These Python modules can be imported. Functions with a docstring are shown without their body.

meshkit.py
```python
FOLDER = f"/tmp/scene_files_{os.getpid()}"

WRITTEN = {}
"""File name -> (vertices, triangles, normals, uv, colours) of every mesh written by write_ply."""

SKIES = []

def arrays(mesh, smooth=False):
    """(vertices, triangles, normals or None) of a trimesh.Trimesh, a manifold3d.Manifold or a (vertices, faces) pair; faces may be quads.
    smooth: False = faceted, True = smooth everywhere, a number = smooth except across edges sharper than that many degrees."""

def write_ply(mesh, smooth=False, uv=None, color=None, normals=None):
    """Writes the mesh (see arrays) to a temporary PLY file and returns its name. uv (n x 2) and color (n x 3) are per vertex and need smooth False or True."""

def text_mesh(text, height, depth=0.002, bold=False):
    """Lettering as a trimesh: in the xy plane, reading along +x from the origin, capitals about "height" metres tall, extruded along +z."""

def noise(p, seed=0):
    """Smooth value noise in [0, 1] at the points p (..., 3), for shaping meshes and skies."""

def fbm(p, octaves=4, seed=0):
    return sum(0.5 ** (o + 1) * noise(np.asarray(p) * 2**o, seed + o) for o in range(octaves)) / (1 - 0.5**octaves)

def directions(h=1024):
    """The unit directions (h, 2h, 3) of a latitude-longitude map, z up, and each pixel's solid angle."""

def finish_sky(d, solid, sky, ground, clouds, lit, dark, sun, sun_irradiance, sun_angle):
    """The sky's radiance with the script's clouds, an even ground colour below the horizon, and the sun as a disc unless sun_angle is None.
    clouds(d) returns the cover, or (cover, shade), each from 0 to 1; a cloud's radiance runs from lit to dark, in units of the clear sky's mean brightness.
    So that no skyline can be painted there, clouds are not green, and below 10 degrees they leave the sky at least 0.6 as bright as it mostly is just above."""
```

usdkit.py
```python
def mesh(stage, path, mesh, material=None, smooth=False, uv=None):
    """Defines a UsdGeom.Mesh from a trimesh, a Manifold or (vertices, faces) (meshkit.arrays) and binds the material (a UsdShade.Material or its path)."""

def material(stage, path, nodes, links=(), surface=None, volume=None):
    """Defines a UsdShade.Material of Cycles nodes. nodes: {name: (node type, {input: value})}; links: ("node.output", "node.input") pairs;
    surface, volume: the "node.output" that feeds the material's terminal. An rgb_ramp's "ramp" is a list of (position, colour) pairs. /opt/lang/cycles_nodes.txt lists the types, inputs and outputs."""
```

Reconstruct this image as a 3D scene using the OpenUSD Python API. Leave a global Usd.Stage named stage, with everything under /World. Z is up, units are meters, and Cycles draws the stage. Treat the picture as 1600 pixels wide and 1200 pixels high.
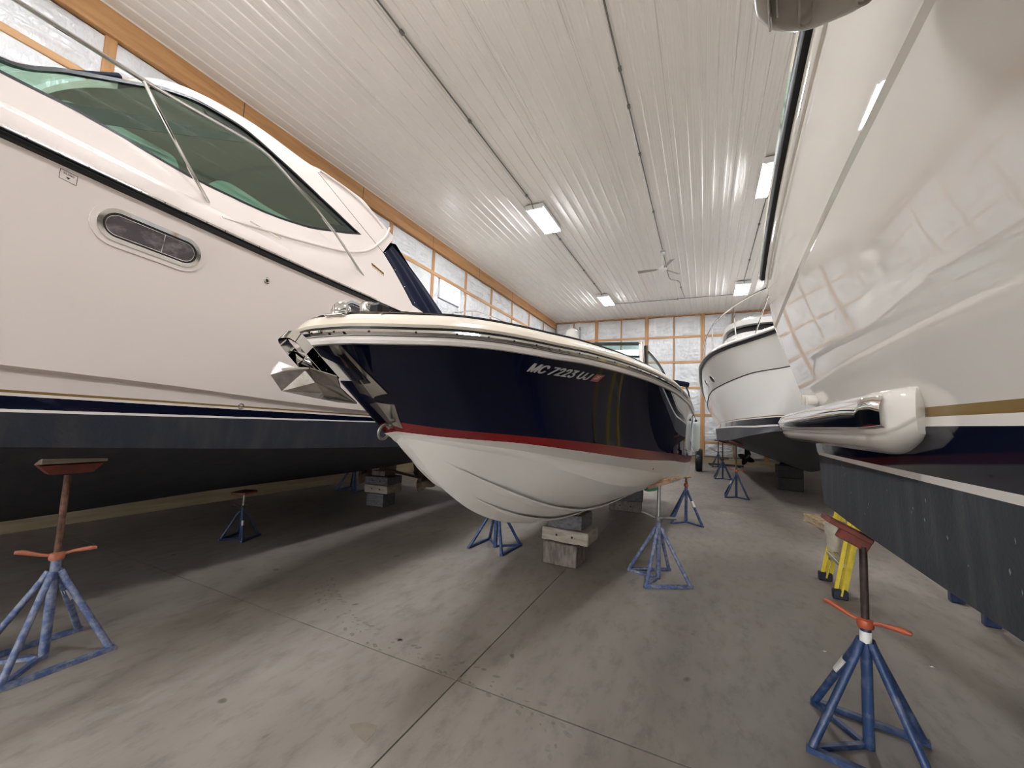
import math, random
import numpy as np, trimesh, usdkit, meshkit
from pxr import Usd, UsdGeom, UsdLux, UsdShade, Gf, Sdf, Vt
from shapely.geometry import Polygon, Point, LineString, box as sbox
from scipy.interpolate import PchipInterpolator

random.seed(7); RNG = np.random.default_rng(7)
stage = Usd.Stage.CreateInMemory()
W = UsdGeom.Xform.Define(stage, '/World')

# ------------------------------------------------------------------ camera, sky, exposure
CAM_H, FOC, YAW, PITCH, ROLL = 1.4, 632.2353, 0.4454, 0.0867, 0.0434
def camera():
    cy, sy, cp, sp, cr, sr = math.cos(YAW), math.sin(YAW), math.cos(PITCH), math.sin(PITCH), math.cos(ROLL), math.sin(ROLL)
    f = np.array([-sy*cp, cy*cp, sp]); r = np.array([cy, sy, 0]); u = np.cross(r, f)
    r2, u2 = cr*r + sr*u, -sr*r + cr*u
    c = UsdGeom.Camera.Define(stage, '/World/camera')
    m = Gf.Matrix4d(*r2, 0, *u2, 0, *(-f), 0, 0, 0, CAM_H, 1)
    c.AddTransformOp().Set(m)
    c.CreateHorizontalApertureAttr(36.0); c.CreateVerticalApertureAttr(27.0)
    c.CreateFocalLengthAttr(FOC/1600*36); c.CreateClippingRangeAttr((0.02, 200.0))
    c.CreateExposureAttr(EXPOSURE)
EXPOSURE = 0.12
TUBE_POWER = 240.0
camera()
dome = UsdLux.DomeLight.Define(stage, '/World/sky'); dome.CreateIntensityAttr(4.5); dome.CreateColorAttr(Gf.Vec3f(.97, .985, 1.0))

# ------------------------------------------------------------------ materials
MATS = {}
def mat(name, col, rough=.5, metal=0., spec=.5, col2=None, nscale=6., nstretch=(1,1,1), lo=.4, hi=.62, bump=0., bscale=40., bstretch=(1,1,1), coat=0., detail=4., emis=None, rot=(0,0,0), bdist=.01):
    n = {'p': ('principled_bsdf', {'base_color': col, 'roughness': rough, 'metallic': metal, 'specular_ior_level': spec, 'coat_weight': coat, 'coat_roughness': .03}), 'g': ('geometry', {})}
    l = []
    if emis:
        n['p'][1].update({'emission_color': emis[0], 'emission_strength': emis[1]})
    if col2 is not None:
        n['mp'] = ('mapping', {'scale': nstretch, 'rotation': rot}); n['n'] = ('noise_texture', {'scale': nscale, 'detail': detail, 'roughness': .6}); n['r'] = ('rgb_ramp', {'ramp': [(0, col), (lo, col), (hi, col2), (1, col2)]})
        l += [('g.position', 'mp.vector'), ('mp.vector', 'n.vector'), ('n.fac', 'r.fac'), ('r.color', 'p.base_color')]
    if bump:
        n['mb'] = ('mapping', {'scale': bstretch}); n['nb'] = ('noise_texture', {'scale': bscale, 'detail': 3.}); n['b'] = ('bump', {'strength': bump, 'distance': bdist})
        l += [('g.position', 'mb.vector'), ('mb.vector', 'nb.vector'), ('nb.fac', 'b.height'), ('b.normal', 'p.normal')]
    MATS[name] = usdkit.material(stage, '/World/Looks/' + name, n, l, surface='p.BSDF')
    return MATS[name]
def glass(name, tint, base=.05, gain=.75, rough=.01):
    """thin pane: tinted, with a mirror share that grows towards grazing angles alike on both faces"""
    MATS[name] = usdkit.material(stage, '/World/Looks/' + name, {'t': ('transparent_bsdf', {'color': tint}), 'gl': ('glossy_bsdf', {'color': (1,1,1), 'roughness': rough}), 'w': ('layer_weight', {'blend': .5}),
        'pw': ('math', {'math_type': 'power', 'value2': 4.}), 'ma': ('math', {'math_type': 'multiply_add', 'value2': gain, 'value3': base}), 'm': ('mix_closure', {})},
        [('w.facing', 'pw.value1'), ('pw.value', 'ma.value1'), ('ma.value', 'm.fac'), ('t.BSDF', 'm.closure1'), ('gl.BSDF', 'm.closure2')], surface='m.closure')
def emit(name, col, s):
    MATS[name] = usdkit.material(stage, '/World/Looks/' + name, {'e': ('emission', {'color': col, 'strength': s})}, [], surface='e.emission')

mat('gel_warm', (.71, .628, .578), .13, spec=.5)
mat('gel_white', (.74, .70, .64), .010, spec=.6)
mat('gel_cool', (.74, .72, .68), .1)
mat('gel_cream', (.78, .70, .58), .15)
mat('gel_matte', (.88, .855, .80), .32)
mat('navy', (.0015, .0035, .018), .03, spec=.26)
mat('navy_stripe', (.004, .006, .016), .05)
mat('gold', (.20, .125, .035), .3)
mat('red_stripe', (.19, .012, .013), .15)
mat('white_stripe', (.78, .73, .68), .2)
mat('bottom_left', (.014, .017, .027), .55, col2=(.034, .034, .036), nscale=5, nstretch=(1, 1.6, .5), lo=.45, hi=.7, bump=.15, bscale=60)
mat('bottom_right', (.026, .030, .037), .6, col2=(.062, .066, .068), nscale=3, nstretch=(1, 3.5, .35), lo=.48, hi=.75, bump=.15, bscale=60)
mat('bottom_back', (.022, .024, .030), .6, col2=(.04, .042, .046), nscale=2.5, lo=.45, hi=.7)
mat('chrome', (.80, .79, .77), .06, metal=1.)
mat('steel_brushed', (.50, .48, .45), .22, metal=1., col2=(.34, .32, .29), nscale=9)
mat('steel_dark', (.26, .235, .22), .32, metal=1., col2=(.17, .15, .14), nscale=12)
mat('aluminium', (.62, .61, .58), .3, metal=1.)
mat('black_rubber', (.008, .008, .009), .4, spec=.3)
mat('black_frame', (.012, .013, .015), .25)
mat('dark_band', (.026, .023, .024), .6, spec=.25)
mat('canvas_navy', (.0035, .0055, .018), .8, spec=.15, bump=.2, bscale=300)
mat('screen', (.055, .045, .048), .35, col2=(.20, .17, .17), nscale=9, nstretch=(1, 1, 2.), lo=.5, hi=.72)
mat('bronze', (.11, .07, .045), .42, metal=.6, col2=(.06, .04, .03), nscale=20)
mat('seat_vinyl', (.62, .66, .62), .4)
mat('interior', (.45, .50, .46), .6)
mat('teal_vinyl', (.20, .42, .42), .5)
mat('stand_blue', (.018, .045, .125), .42, col2=(.10, .12, .19), nscale=22, lo=.5, hi=.72, bump=.1, bscale=120)
mat('stand_blue_worn', (.06, .095, .21), .5, col2=(.22, .23, .28), nscale=26, lo=.42, hi=.66, bump=.15, bscale=120)
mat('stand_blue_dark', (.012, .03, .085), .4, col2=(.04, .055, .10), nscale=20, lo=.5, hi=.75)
mat('rust', (.055, .025, .015), .7, col2=(.14, .06, .03), nscale=24, bump=.3, bscale=90)
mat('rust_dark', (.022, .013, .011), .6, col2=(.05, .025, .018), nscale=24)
mat('orange_paint', (.42, .085, .03), .35, col2=(.30, .06, .03), nscale=14)
mat('orange_worn', (.40, .13, .07), .5, col2=(.28, .09, .05), nscale=18)
mat('red_pad', (.20, .035, .02), .55, col2=(.11, .03, .02), nscale=20)
mat('galvanised', (.30, .295, .28), .42, metal=.8)
mat('label_white', (.72, .70, .66), .5)
mat('pad_wood', (.27, .22, .165), .8, col2=(.36, .30, .23), nscale=14, nstretch=(1, .3, 1), bump=.2)
mat('pad_brown', (.22, .12, .06), .8, col2=(.33, .21, .12), nscale=20)
mat('green_strap', (.02, .16, .08), .6)
mat('timber_grey', (.125, .12, .125), .85, col2=(.07, .068, .072), nscale=7, nstretch=(3, 3, 6), bump=.3, bscale=50, bstretch=(1, 1, 5))
mat('timber_brown', (.17, .14, .12), .85, col2=(.09, .07, .065), nscale=6, nstretch=(4, 3, 1), bump=.3, bscale=40)
mat('timber_light', (.34, .30, .25), .85, col2=(.24, .20, .16), nscale=6, nstretch=(1, 1, 6), bump=.3, bscale=50, bstretch=(1, 1, 6))
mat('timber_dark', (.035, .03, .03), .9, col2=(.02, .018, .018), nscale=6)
mat('pine', (.46, .25, .105), .6, col2=(.36, .17, .065), nscale=4, nstretch=(2.5, 2.5, .4), lo=.35, hi=.7)
mat('pine_beam', (.47, .25, .10), .55, col2=(.34, .16, .06), nscale=3, nstretch=(4, .35, 4), lo=.38, hi=.7)
mat('pine_girt', (.50, .29, .13), .6, col2=(.40, .21, .085), nscale=3, nstretch=(.5, .5, 5), lo=.35, hi=.7)
mat('skirt_wood', (.34, .27, .17), .7, col2=(.26, .20, .12), nscale=3, nstretch=(.5, .4, 5))
mat('poly_film', (.66, .655, .65), .2, spec=.6, bump=1., bdist=.03, bscale=5, bstretch=(2.4, 2.4, 1.4), col2=(.58, .585, .59), nscale=2)
mat('sheathing', (.4, .4, .4), .8)
mat('liner', (.74, .70, .65), .26, spec=.5, col2=(.71, .675, .63), nscale=.6)
mat('seam_dark', (.06, .055, .05), .8)
mat('conduit', (.13, .125, .115), .5, metal=.3)
mat('conduit_grey', (.26, .26, .26), .7)
mat('fixture_white', (.75, .75, .73), .35)
mat('pvc_white', (.8, .8, .8), .3)
mat('fan_white', (.72, .69, .64), .4)
mat('fan_blade', (.30, .27, .24), .5)
mat('ladder_yellow', (.74, .58, .03), .4, col2=(.64, .49, .03), nscale=14)
mat('ladder_foot', (.012, .016, .035), .6)
mat('pallet_wood', (.45, .33, .20), .8, col2=(.33, .23, .14), nscale=10)
mat('plastic_cup', (.50, .46, .38), .45, col2=(.40, .36, .29), nscale=12)
mat('pulpit_gel', (.42, .38, .33), .3, spec=.45, col2=(.36, .325, .285), nscale=9)
mat('text_silver', (.50, .50, .51), .4)
mat('text_black', (.02, .02, .02), .5)
mat('gold_metal', (.55, .38, .10), .18, metal=1.)
mat('decal_red', (.35, .09, .07), .5)
mat('insert_pink', (.62, .56, .52), .5)
mat('stain_tan', (.232, .188, .142), .6, col2=(.255, .215, .172), nscale=14)
mat('tread_mark', (.155, .135, .118), .7, col2=(.215, .188, .162), nscale=24, lo=.35, hi=.6)
glass('boat_glass', (.70, .84, .77), .07)
glass('teal_glass', (.72, .87, .86), .04)
glass('clear_glass', (.96, .97, .98), .03)
emit('tube_light', (.915, .945, 1.0), TUBE_POWER)

def floor_mat():
    n = {'g': ('geometry', {}), 'mp': ('mapping', {'scale': (1, .42, 1), 'rotation': (0, 0, .08)}), 'n1': ('noise_texture', {'scale': .9, 'detail': 6., 'roughness': .62, 'distortion': .6}), 'r1': ('rgb_ramp', {'ramp': [(.25, (.168, .143, .122)), (.5, (.24, .207, .178)), (.72, (.335, .296, .257))]}),
         'n2': ('noise_texture', {'scale': 11., 'detail': 5., 'roughness': .7}), 'r2': ('rgb_ramp', {'ramp': [(.3, (.74, .74, .74)), (.5, (1, 1, 1)), (.75, (1.06, 1.06, 1.06))]}),
         'v': ('noise_texture', {'scale': 7.5, 'detail': 1.}), 'r3': ('rgb_ramp', {'ramp': [(0, (.5, .47, .45)), (.185, (.5, .47, .45)), (.225, (1, 1, 1)), (1, (1, 1, 1))]}),
         'm1': ('mix', {'mix_type': 'multiply', 'fac': 1.}), 'm2': ('mix', {'mix_type': 'multiply', 'fac': 1.}),
         'rr': ('map_range', {'value': .5, 'from_min': .3, 'from_max': .7, 'to_min': .42, 'to_max': .68}),
         'b': ('bump', {'strength': .12, 'distance': .004}), 'p': ('principled_bsdf', {'specular_ior_level': .4})}
    l = [('g.position', 'mp.vector'), ('mp.vector', 'n1.vector'), ('mp.vector', 'n2.vector'), ('g.position', 'v.vector'), ('n1.fac', 'r1.fac'), ('n2.fac', 'r2.fac'), ('v.fac', 'r3.fac'), ('r1.color', 'm1.color1'), ('r2.color', 'm1.color2'),
         ('m1.color', 'm2.color1'), ('r3.color', 'm2.color2'), ('m2.color', 'p.base_color'), ('n1.fac', 'rr.value'), ('rr.result', 'p.roughness'), ('n2.fac', 'b.height'), ('b.normal', 'p.normal')]
    MATS['concrete'] = usdkit.material(stage, '/World/Looks/concrete', n, l, surface='p.BSDF')
floor_mat()

# ------------------------------------------------------------------ scene helpers
USED = set()
def path_for(parent, name):
    base = (parent or '/World') + '/' + name; p, k = base, 0
    while p in USED:
        k += 1; p = f'{base}_{k:03d}'
    USED.add(p); return p
def tag(prim, label=None, cat=None, group=None, kind=None):
    for k, v in (('label', label), ('category', cat), ('group', group), ('kind', kind)):
        if v: prim.SetCustomDataByKey(k, v)
def thing(name, label, cat, loc=(0, 0, 0), rz=0., group=None, kind=None):
    p = path_for(None, name); x = UsdGeom.Xform.Define(stage, p)
    x.AddTranslateOp().Set(Gf.Vec3d(*map(float, loc)))
    if rz: x.AddRotateZOp().Set(float(rz))
    tag(x.GetPrim(), label, cat, group, kind); return p
def setting(name, label=None):
    p = path_for(None, name); x = UsdGeom.Xform.Define(stage, p); tag(x.GetPrim(), label, None, None, 'structure'); return p
def obj(parent, name, mesh, m, smooth=30, label=None, kind=None):
    p = path_for(parent, name)
    if isinstance(mesh, list): mesh = trimesh.util.concatenate(mesh)
    g = usdkit.mesh(stage, p, mesh, MATS[m], smooth)
    tag(g.GetPrim(), label, None, None, kind); return p
def single(name, mesh, m, label, cat, smooth=30, group=None, kind=None):
    p = obj(None, name, mesh, m, smooth); tag(stage.GetPrimAtPath(p), label, cat, group, kind); return p

def box(x0, x1, y0, y1, z0, z1):
    b = trimesh.creation.box([x1-x0, y1-y0, z1-z0]); b.apply_translation([(x0+x1)/2, (y0+y1)/2, (z0+z1)/2]); return b
def cbox(x0, x1, y0, y1, z0, z1, c=.006):
    """chamfered box: hull of three shrunken boxes"""
    pts = []
    for dx, dy, dz in ((0, c, c), (c, 0, c), (c, c, 0)):
        pts += [(x, y, z) for x in (x0+dx, x1-dx) for y in (y0+dy, y1-dy) for z in (z0+dz, z1-dz)]
    return trimesh.Trimesh(*_hull(pts), process=False)
def _hull(pts):
    h = trimesh.convex.convex_hull(np.array(pts, float)); return h.vertices, h.faces
def tube(pts, r, sides=10, closed=False, caps=True):
    p = np.asarray(pts, float); n = len(p); r = np.broadcast_to(r, (n,))
    t = np.roll(p, -1, 0) - np.roll(p, 1, 0) if closed else np.gradient(p, axis=0)
    t /= np.linalg.norm(t, axis=1, keepdims=True) + 1e-12
    a = np.cross(t[0], [0, 0, 1.] if abs(t[0][2]) < .9 else [1., 0, 0]); a /= np.linalg.norm(a); A = []
    for i in range(n):
        a = a - t[i]*np.dot(a, t[i]); a /= np.linalg.norm(a); A.append(a.copy())
    A = np.array(A); B = np.cross(t, A); ang = np.arange(sides)*2*np.pi/sides
    v = p[:, None] + r[:, None, None]*(np.cos(ang)[None, :, None]*A[:, None] + np.sin(ang)[None, :, None]*B[:, None])
    f = []
    for i in range(n if closed else n-1):
        for j in range(sides):
            a0, a1 = i*sides+j, i*sides+(j+1) % sides; b0, b1 = ((i+1) % n)*sides+j, ((i+1) % n)*sides+(j+1) % sides
            f += [(a0, a1, b1), (a0, b1, b0)]
    v = v.reshape(-1, 3)
    if caps and not closed:
        v = np.vstack([v, p[0], p[-1]]); c0, c1 = len(v)-2, len(v)-1
        for j in range(sides):
            f += [(c0, (j+1) % sides, j), (c1, (n-1)*sides+j, (n-1)*sides+(j+1) % sides)]
    return trimesh.Trimesh(v, f, process=False)
def cyl(p0, p1, r, sides=16, r2=None):
    return tube([p0, p1], [r, r if r2 is None else r2], sides)
def lathe(prof, sides=24, axis='z'):
    m = trimesh.creation.revolve(np.array(prof, float), sections=sides)
    if axis == 'x': m.apply_transform(trimesh.transformations.rotation_matrix(np.pi/2, [0, 1, 0]))
    if axis == 'y': m.apply_transform(trimesh.transformations.rotation_matrix(-np.pi/2, [1, 0, 0]))
    return m
def smooth_path(pts, n=40):
    p = np.asarray(pts, float); d = np.r_[0, np.cumsum(np.linalg.norm(np.diff(p, axis=0), axis=1))]
    f = PchipInterpolator(d, p); return f(np.linspace(0, d[-1], n))
def grid(P, flip=False):
    """surface through a grid of points (n, m, 3)"""
    n, m = P.shape[:2]; i, j = np.meshgrid(np.arange(n-1), np.arange(m-1), indexing='ij')
    a = i*m+j; q = np.stack([a, a+1, a+m+1, a+m], -1).reshape(-1, 4)
    f = np.vstack([q[:, [0, 1, 2]], q[:, [0, 2, 3]]])
    if flip: f = f[:, ::-1]
    return trimesh.Trimesh(P.reshape(-1, 3), f, process=False)
def sweep(path, prof, side=-1., closed_ends=True):
    """profile (out, up) swept along a path; out = horizontal normal of the path (side=-1: to the left of travel, outwards for loop())"""
    p = np.asarray(path, float); t = np.gradient(p, axis=0); n = np.stack([t[:, 1], -t[:, 0], 0*t[:, 0]], 1)*side
    n /= np.linalg.norm(n, axis=1, keepdims=True) + 1e-9; prof = np.asarray(prof, float); k = len(prof)
    P = p[:, None] + prof[None, :, :1]*n[:, None] + prof[None, :, 1:]*np.array([0, 0, 1.])
    P = np.concatenate([P, P[:, :1]], 1); m = grid(P)
    if closed_ends:
        caps = []
        for e in (0, len(p)-1):
            q = P[e, :k]; c = q.mean(0); caps.append(trimesh.Trimesh(np.vstack([q, c]), [(i, (i+1) % k, k) for i in range(k)], process=False))
        m = trimesh.util.concatenate([m] + caps)
    trimesh.repair.fix_normals(m) if len(m.faces) < 3000 else None
    return m
def prism(poly, f, thick, edge=.06):
    """polygon (a, b) -> solid sheet; f(a, b, t) gives the 3-D points, t in [0, thick]"""
    m = trimesh.creation.extrude_polygon(poly, thick, engine='earcut')
    v, fc = trimesh.remesh.subdivide_to_size(m.vertices, m.faces, edge, max_iter=12) if edge else (m.vertices, m.faces)
    return trimesh.Trimesh(f(v[:, 0], v[:, 1], v[:, 2]), fc, process=False)
def bar(p0, p1, w, h, up=(0, 0, 1)):
    """rectangular bar from p0 to p1"""
    p0, p1 = np.asarray(p0, float), np.asarray(p1, float); d = p1-p0; L = np.linalg.norm(d); d /= L
    s = np.cross(d, up); s = s/np.linalg.norm(s) if np.linalg.norm(s) > 1e-6 else np.array([1., 0, 0]); u = np.cross(s, d)
    b = trimesh.creation.box([L, w, h]); M = np.eye(4); M[:3, 0], M[:3, 1], M[:3, 2], M[:3, 3] = d, s, u, (p0+p1)/2
    b.apply_transform(M); return b
def move(m, t=(0, 0, 0), rx=0, ry=0, rz=0, s=1.):
    m = m.copy(); m.apply_scale(s)
    for a, ax in ((rx, [1, 0, 0]), (ry, [0, 1, 0]), (rz, [0, 0, 1])):
        if a: m.apply_transform(trimesh.transformations.rotation_matrix(math.radians(a), ax))
    m.apply_translation(t); return m

# ------------------------------------------------------------------ room
XL, XR, YB, YF, ZC = -6.51, 5.70, 18.26, -9.0, 6.13
FLOOR = setting('floor')
obj(FLOOR, 'joint_bed', box(XL-.3, XR+.3, YF-.3, YB+.3, -.25, -.03), 'seam_dark', False)
JX = [XL-.2, -1.1896, XR+.2]; JY = [YF-.2, -4.6, 1.967, 8.55, 15.1, YB+.2]
for i in range(len(JX)-1):
    for j in range(len(JY)-1):
        obj(FLOOR, 'slab', box(JX[i]+.004, JX[i+1]-.004, JY[j]+.0035, JY[j+1]-.0035, -.12, 0), 'concrete', False)
CEIL = setting('ceiling')
obj(CEIL, 'roof_deck', box(XL-.3, XR+.3, YF-.3, YB+.3, ZC+.02, ZC+.15), 'sheathing', False)
PW = 1.0; x0 = XL
while x0 < XR-.01:
    x1 = min(x0+PW, XR); prof = [(x0+.002, 0.)]; x = x0+.05
    while x+.05 < x1:
        prof += [(x-.024, 0), (x-.012, -.016), (x+.012, -.016), (x+.024, 0)]
        for s in (.08, .124):
            if x+s+.012 < x1: prof += [(x+s-.010, 0), (x+s, -.002), (x+s+.010, 0)]
        x += .2
    prof += [(x1-.002, 0.)]; prof = np.array(prof)
    ys = np.array([YF, YB]); P = np.stack([np.column_stack([prof[:, 0], np.full(len(prof), y), ZC+prof[:, 1]]) for y in ys])
    obj(CEIL, 'liner_panel', grid(P, True), 'liner', False); x0 = x1

def film(u0, u1, z0, z1, plane, at, seed, sgn):
    """billowing plastic-faced insulation batt in the rectangle; plane 'x' (wall at x=at, u=y) or 'y'"""
    nu, nv = 25, 25; u, v = np.meshgrid(np.linspace(0, 1, nu), np.linspace(0, 1, nv), indexing='ij')
    edge = (1-np.abs(2*u-1)**5)*(1-np.abs(2*v-1)**5)
    q = np.stack([u*6+seed*3.1, v*2.2+seed*1.7, 0*u], -1); q2 = np.stack([u*11+v*4, v*5-u*3+seed, 0*u+seed*.3], -1)
    r1 = np.hypot(u-.5+.3*math.sin(seed), v-1.25-.2*math.cos(seed*2.)); q3 = np.stack([r1*22, np.arctan2(v-1.3, u-.5)*3., 0*u+seed], -1)
    d = edge*(.038+.06*(meshkit.noise(q, seed)-.4)+.03*(meshkit.noise(q2, seed+9)-.5)+.042*(np.abs(meshkit.noise(q3, seed+5)-.5)*2-.4)*(1.25-v)*1.5) - .012
    U, Z, D = u0+(u1-u0)*u, z0+(z1-z0)*v, at+sgn*d
    P = np.stack([D, U, Z], -1) if plane == 'x' else np.stack([U, D, Z], -1)
    return grid(P, (sgn > 0) == (plane == 'x'))
GZ = [.24, .81, 1.90, 3.01, 4.10, 5.18, 5.80]
# left wall
WL = setting('wall_left')
WIN = (8.78, 9.78, 4.60, 5.12)
for a in ((YF-.3, WIN[0], 0, ZC), (WIN[1], YB+.3, 0, ZC), (WIN[0], WIN[1], 0, WIN[2]), (WIN[0], WIN[1], WIN[3], ZC)):
    obj(WL, 'sheathing', box(XL-.16, XL-.12, *a), 'sheathing', False)
LY = [1.94+1.635*k for k in range(-6, 11)]; LY = [y for y in LY if YF < y < YB-.1]
for y in LY: obj(WL, 'post', cbox(XL-.12, XL+.0, y-.058, y+.058, 0, 5.82), 'pine', False)
for z in GZ[1:-1]: obj(WL, 'girt', cbox(XL-.10, XL+.012, YF, YB, z-.045, z+.045), 'pine_girt', False)
obj(WL, 'header_beam', cbox(XL-.1, XL+.055, YF, YB-.02, 5.80, 6.125, .008), 'pine_beam', False)
for k in range(-5, 11): obj(WL, 'beam_splice', box(XL+.05, XL+.056, 3.45+2.44*k, 3.45+2.44*k+.012, 5.81, 6.115), 'seam_dark', False) if YF < 3.45+2.44*k < YB-.1 else None
obj(WL, 'skirt_board', cbox(XL-.1, XL+.03, YF, YB-.02, 0, .24), 'skirt_wood', False)
ys = [YF] + LY + [YB]; s = 0
for i in range(len(ys)-1):
    for j in range(len(GZ)-1):
        s += 1
        a, b = ys[i]+.05, ys[i+1]-.05; z0, z1 = GZ[j]+.03, GZ[j+1]-.02
        if a < WIN[0] < b and z0 < WIN[2] < z1:
            m = [film(a, WIN[0]-.02, z0, z1, 'x', XL-.005, s, 1), film(WIN[1]+.02, b, z0, z1, 'x', XL-.005, s+50, 1), film(WIN[0]-.02, WIN[1]+.02, z0, WIN[2]-.02, 'x', XL-.005, s+90, 1)]
            obj(WL, 'insulation_panel', m, 'poly_film', True)
        else:
            obj(WL, 'insulation_panel', film(a, b, z0, z1, 'x', XL-.005, s, 1), 'poly_film', True)
# window
W1 = setting('window_1')
y0, y1, z0, z1 = WIN; fr = .07
for a in ((y0, y1, z0, z0+fr), (y0, y1, z1-fr, z1), (y0, y0+fr, z0+fr, z1-fr), (y1-fr, y1, z0+fr, z1-fr), ((y0+y1)/2+.16, (y0+y1)/2+.21, z0+fr, z1-fr)):
    obj(W1, 'window_frame', cbox(XL-.14, XL+.03, *a, .005), 'pvc_white', False)
obj(W1, 'pane', box(XL-.085, XL-.08, y0+.03, y1-.03, z0+.03, z1-.03), 'clear_glass', False)
# back wall
WB = setting('wall_back')
obj(WB, 'sheathing', box(XL-.3, XR+.3, YB+.12, YB+.16, 0, ZC), 'sheathing', False)
BX = [-2.28+2.215*k for k in range(-1, 4)]
for x in BX: obj(WB, 'post', cbox(x-.075, x+.075, YB-.03, YB+.1, .2, ZC-.03), 'pine', False)
TX = [x+1.107 for x in BX] + [BX[0]-1.107]
for x in TX: obj(WB, 'batten', cbox(x-.022, x+.022, YB-.012, YB+.1, .2, ZC-.03), 'pine', False)
for z in GZ[1:-1]: obj(WB, 'girt', cbox(XL+.02, XR-.02, YB-.02, YB+.1, z-.045, z+.045), 'pine_girt', False)
obj(WB, 'top_strip', cbox(XL+.06, XR-.02, YB-.03, YB+.1, ZC-.055, ZC-.003), 'pine', False)
obj(WB, 'skirt_board', cbox(XL+.03, XR-.02, YB-.04, YB+.1, 0, .22), 'skirt_wood', False)
xs = sorted(BX+TX); xs = [XL+.02] + xs + [XR-.02]; gz = GZ[:-1]+[ZC-.04]
for i in range(len(xs)-1):
    for j in range(len(gz)-1):
        s += 1; obj(WB, 'insulation_panel', film(xs[i]+.03, xs[i+1]-.03, gz[j]+.03, gz[j+1]-.03, 'y', YB+.012, s, -1), 'poly_film', True)
# right wall, front wall (behind the camera)
WR = setting('wall_right')
obj(WR, 'sheathing', box(XR+.12, XR+.16, YF-.3, YB+.3, 0, ZC), 'sheathing', False)
for y in np.arange(YF+1.2, YB, 2.44):
    obj(WR, 'post', cbox(XR-.01, XR+.1, y-.06, y+.06, 0, ZC-.02), 'pine', False)
    for j in range(len(GZ)-1):
        s += 1; obj(WR, 'insulation_panel', film(y+.05, min(y+2.39, YB-.03), GZ[j]+.03, GZ[j+1]-.02, 'x', XR+.005, s, -1), 'poly_film', True)
for z in GZ[1:-1]: obj(WR, 'girt', cbox(XR-.015, XR+.1, YF, YB-.03, z-.045, z+.045), 'pine_girt', False)
obj(WR, 'header_beam', cbox(XR-.055, XR+.1, YF, YB-.03, 5.80, 6.125, .008), 'pine_beam', False)
WF = setting('wall_front')
DX0, DX1, DZ = -4.6, 2.6, 4.3                                      # open overhead door behind the viewer: the daylight
for a in ((XL-.3, DX0, 0, ZC), (DX1, XR+.3, 0, ZC), (DX0, DX1, DZ, ZC)): obj(WF, 'sheathing', box(a[0], a[1], YF-.16, YF-.12, a[2], a[3]), 'sheathing', False)
for (a, b, z0, z1) in [(XL+.03, DX0-.12, GZ[j], GZ[j+1]) for j in range(6)] + [(DX1+.12, XR-.03, GZ[j], GZ[j+1]) for j in range(6)] + [(DX0+i*1.8, DX0+i*1.8+1.78, z0, z1) for i in range(4) for (z0, z1) in ((DZ+.12, 5.18), (5.18, 5.8))]:
    s += 1; obj(WF, 'insulation_panel', film(a, b, z0+.03, z1-.03, 'y', YF-.01, s, 1), 'poly_film', True)
D1 = setting('door_1')
for a in ((DX0-.12, DX0, 0, DZ+.12), (DX1, DX1+.12, 0, DZ+.12), (DX0, DX1, DZ, DZ+.12)): obj(D1, 'door_frame', cbox(a[0], a[1], YF-.2, YF+.03, a[2], a[3]), 'pine', False)
for k in range(5): obj(D1, 'door_panel', cbox(DX0, DX1, YF+.1+k*.62, YF+.7+k*.62, DZ+.35, DZ+.40, .01), 'pvc_white', False)
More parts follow.
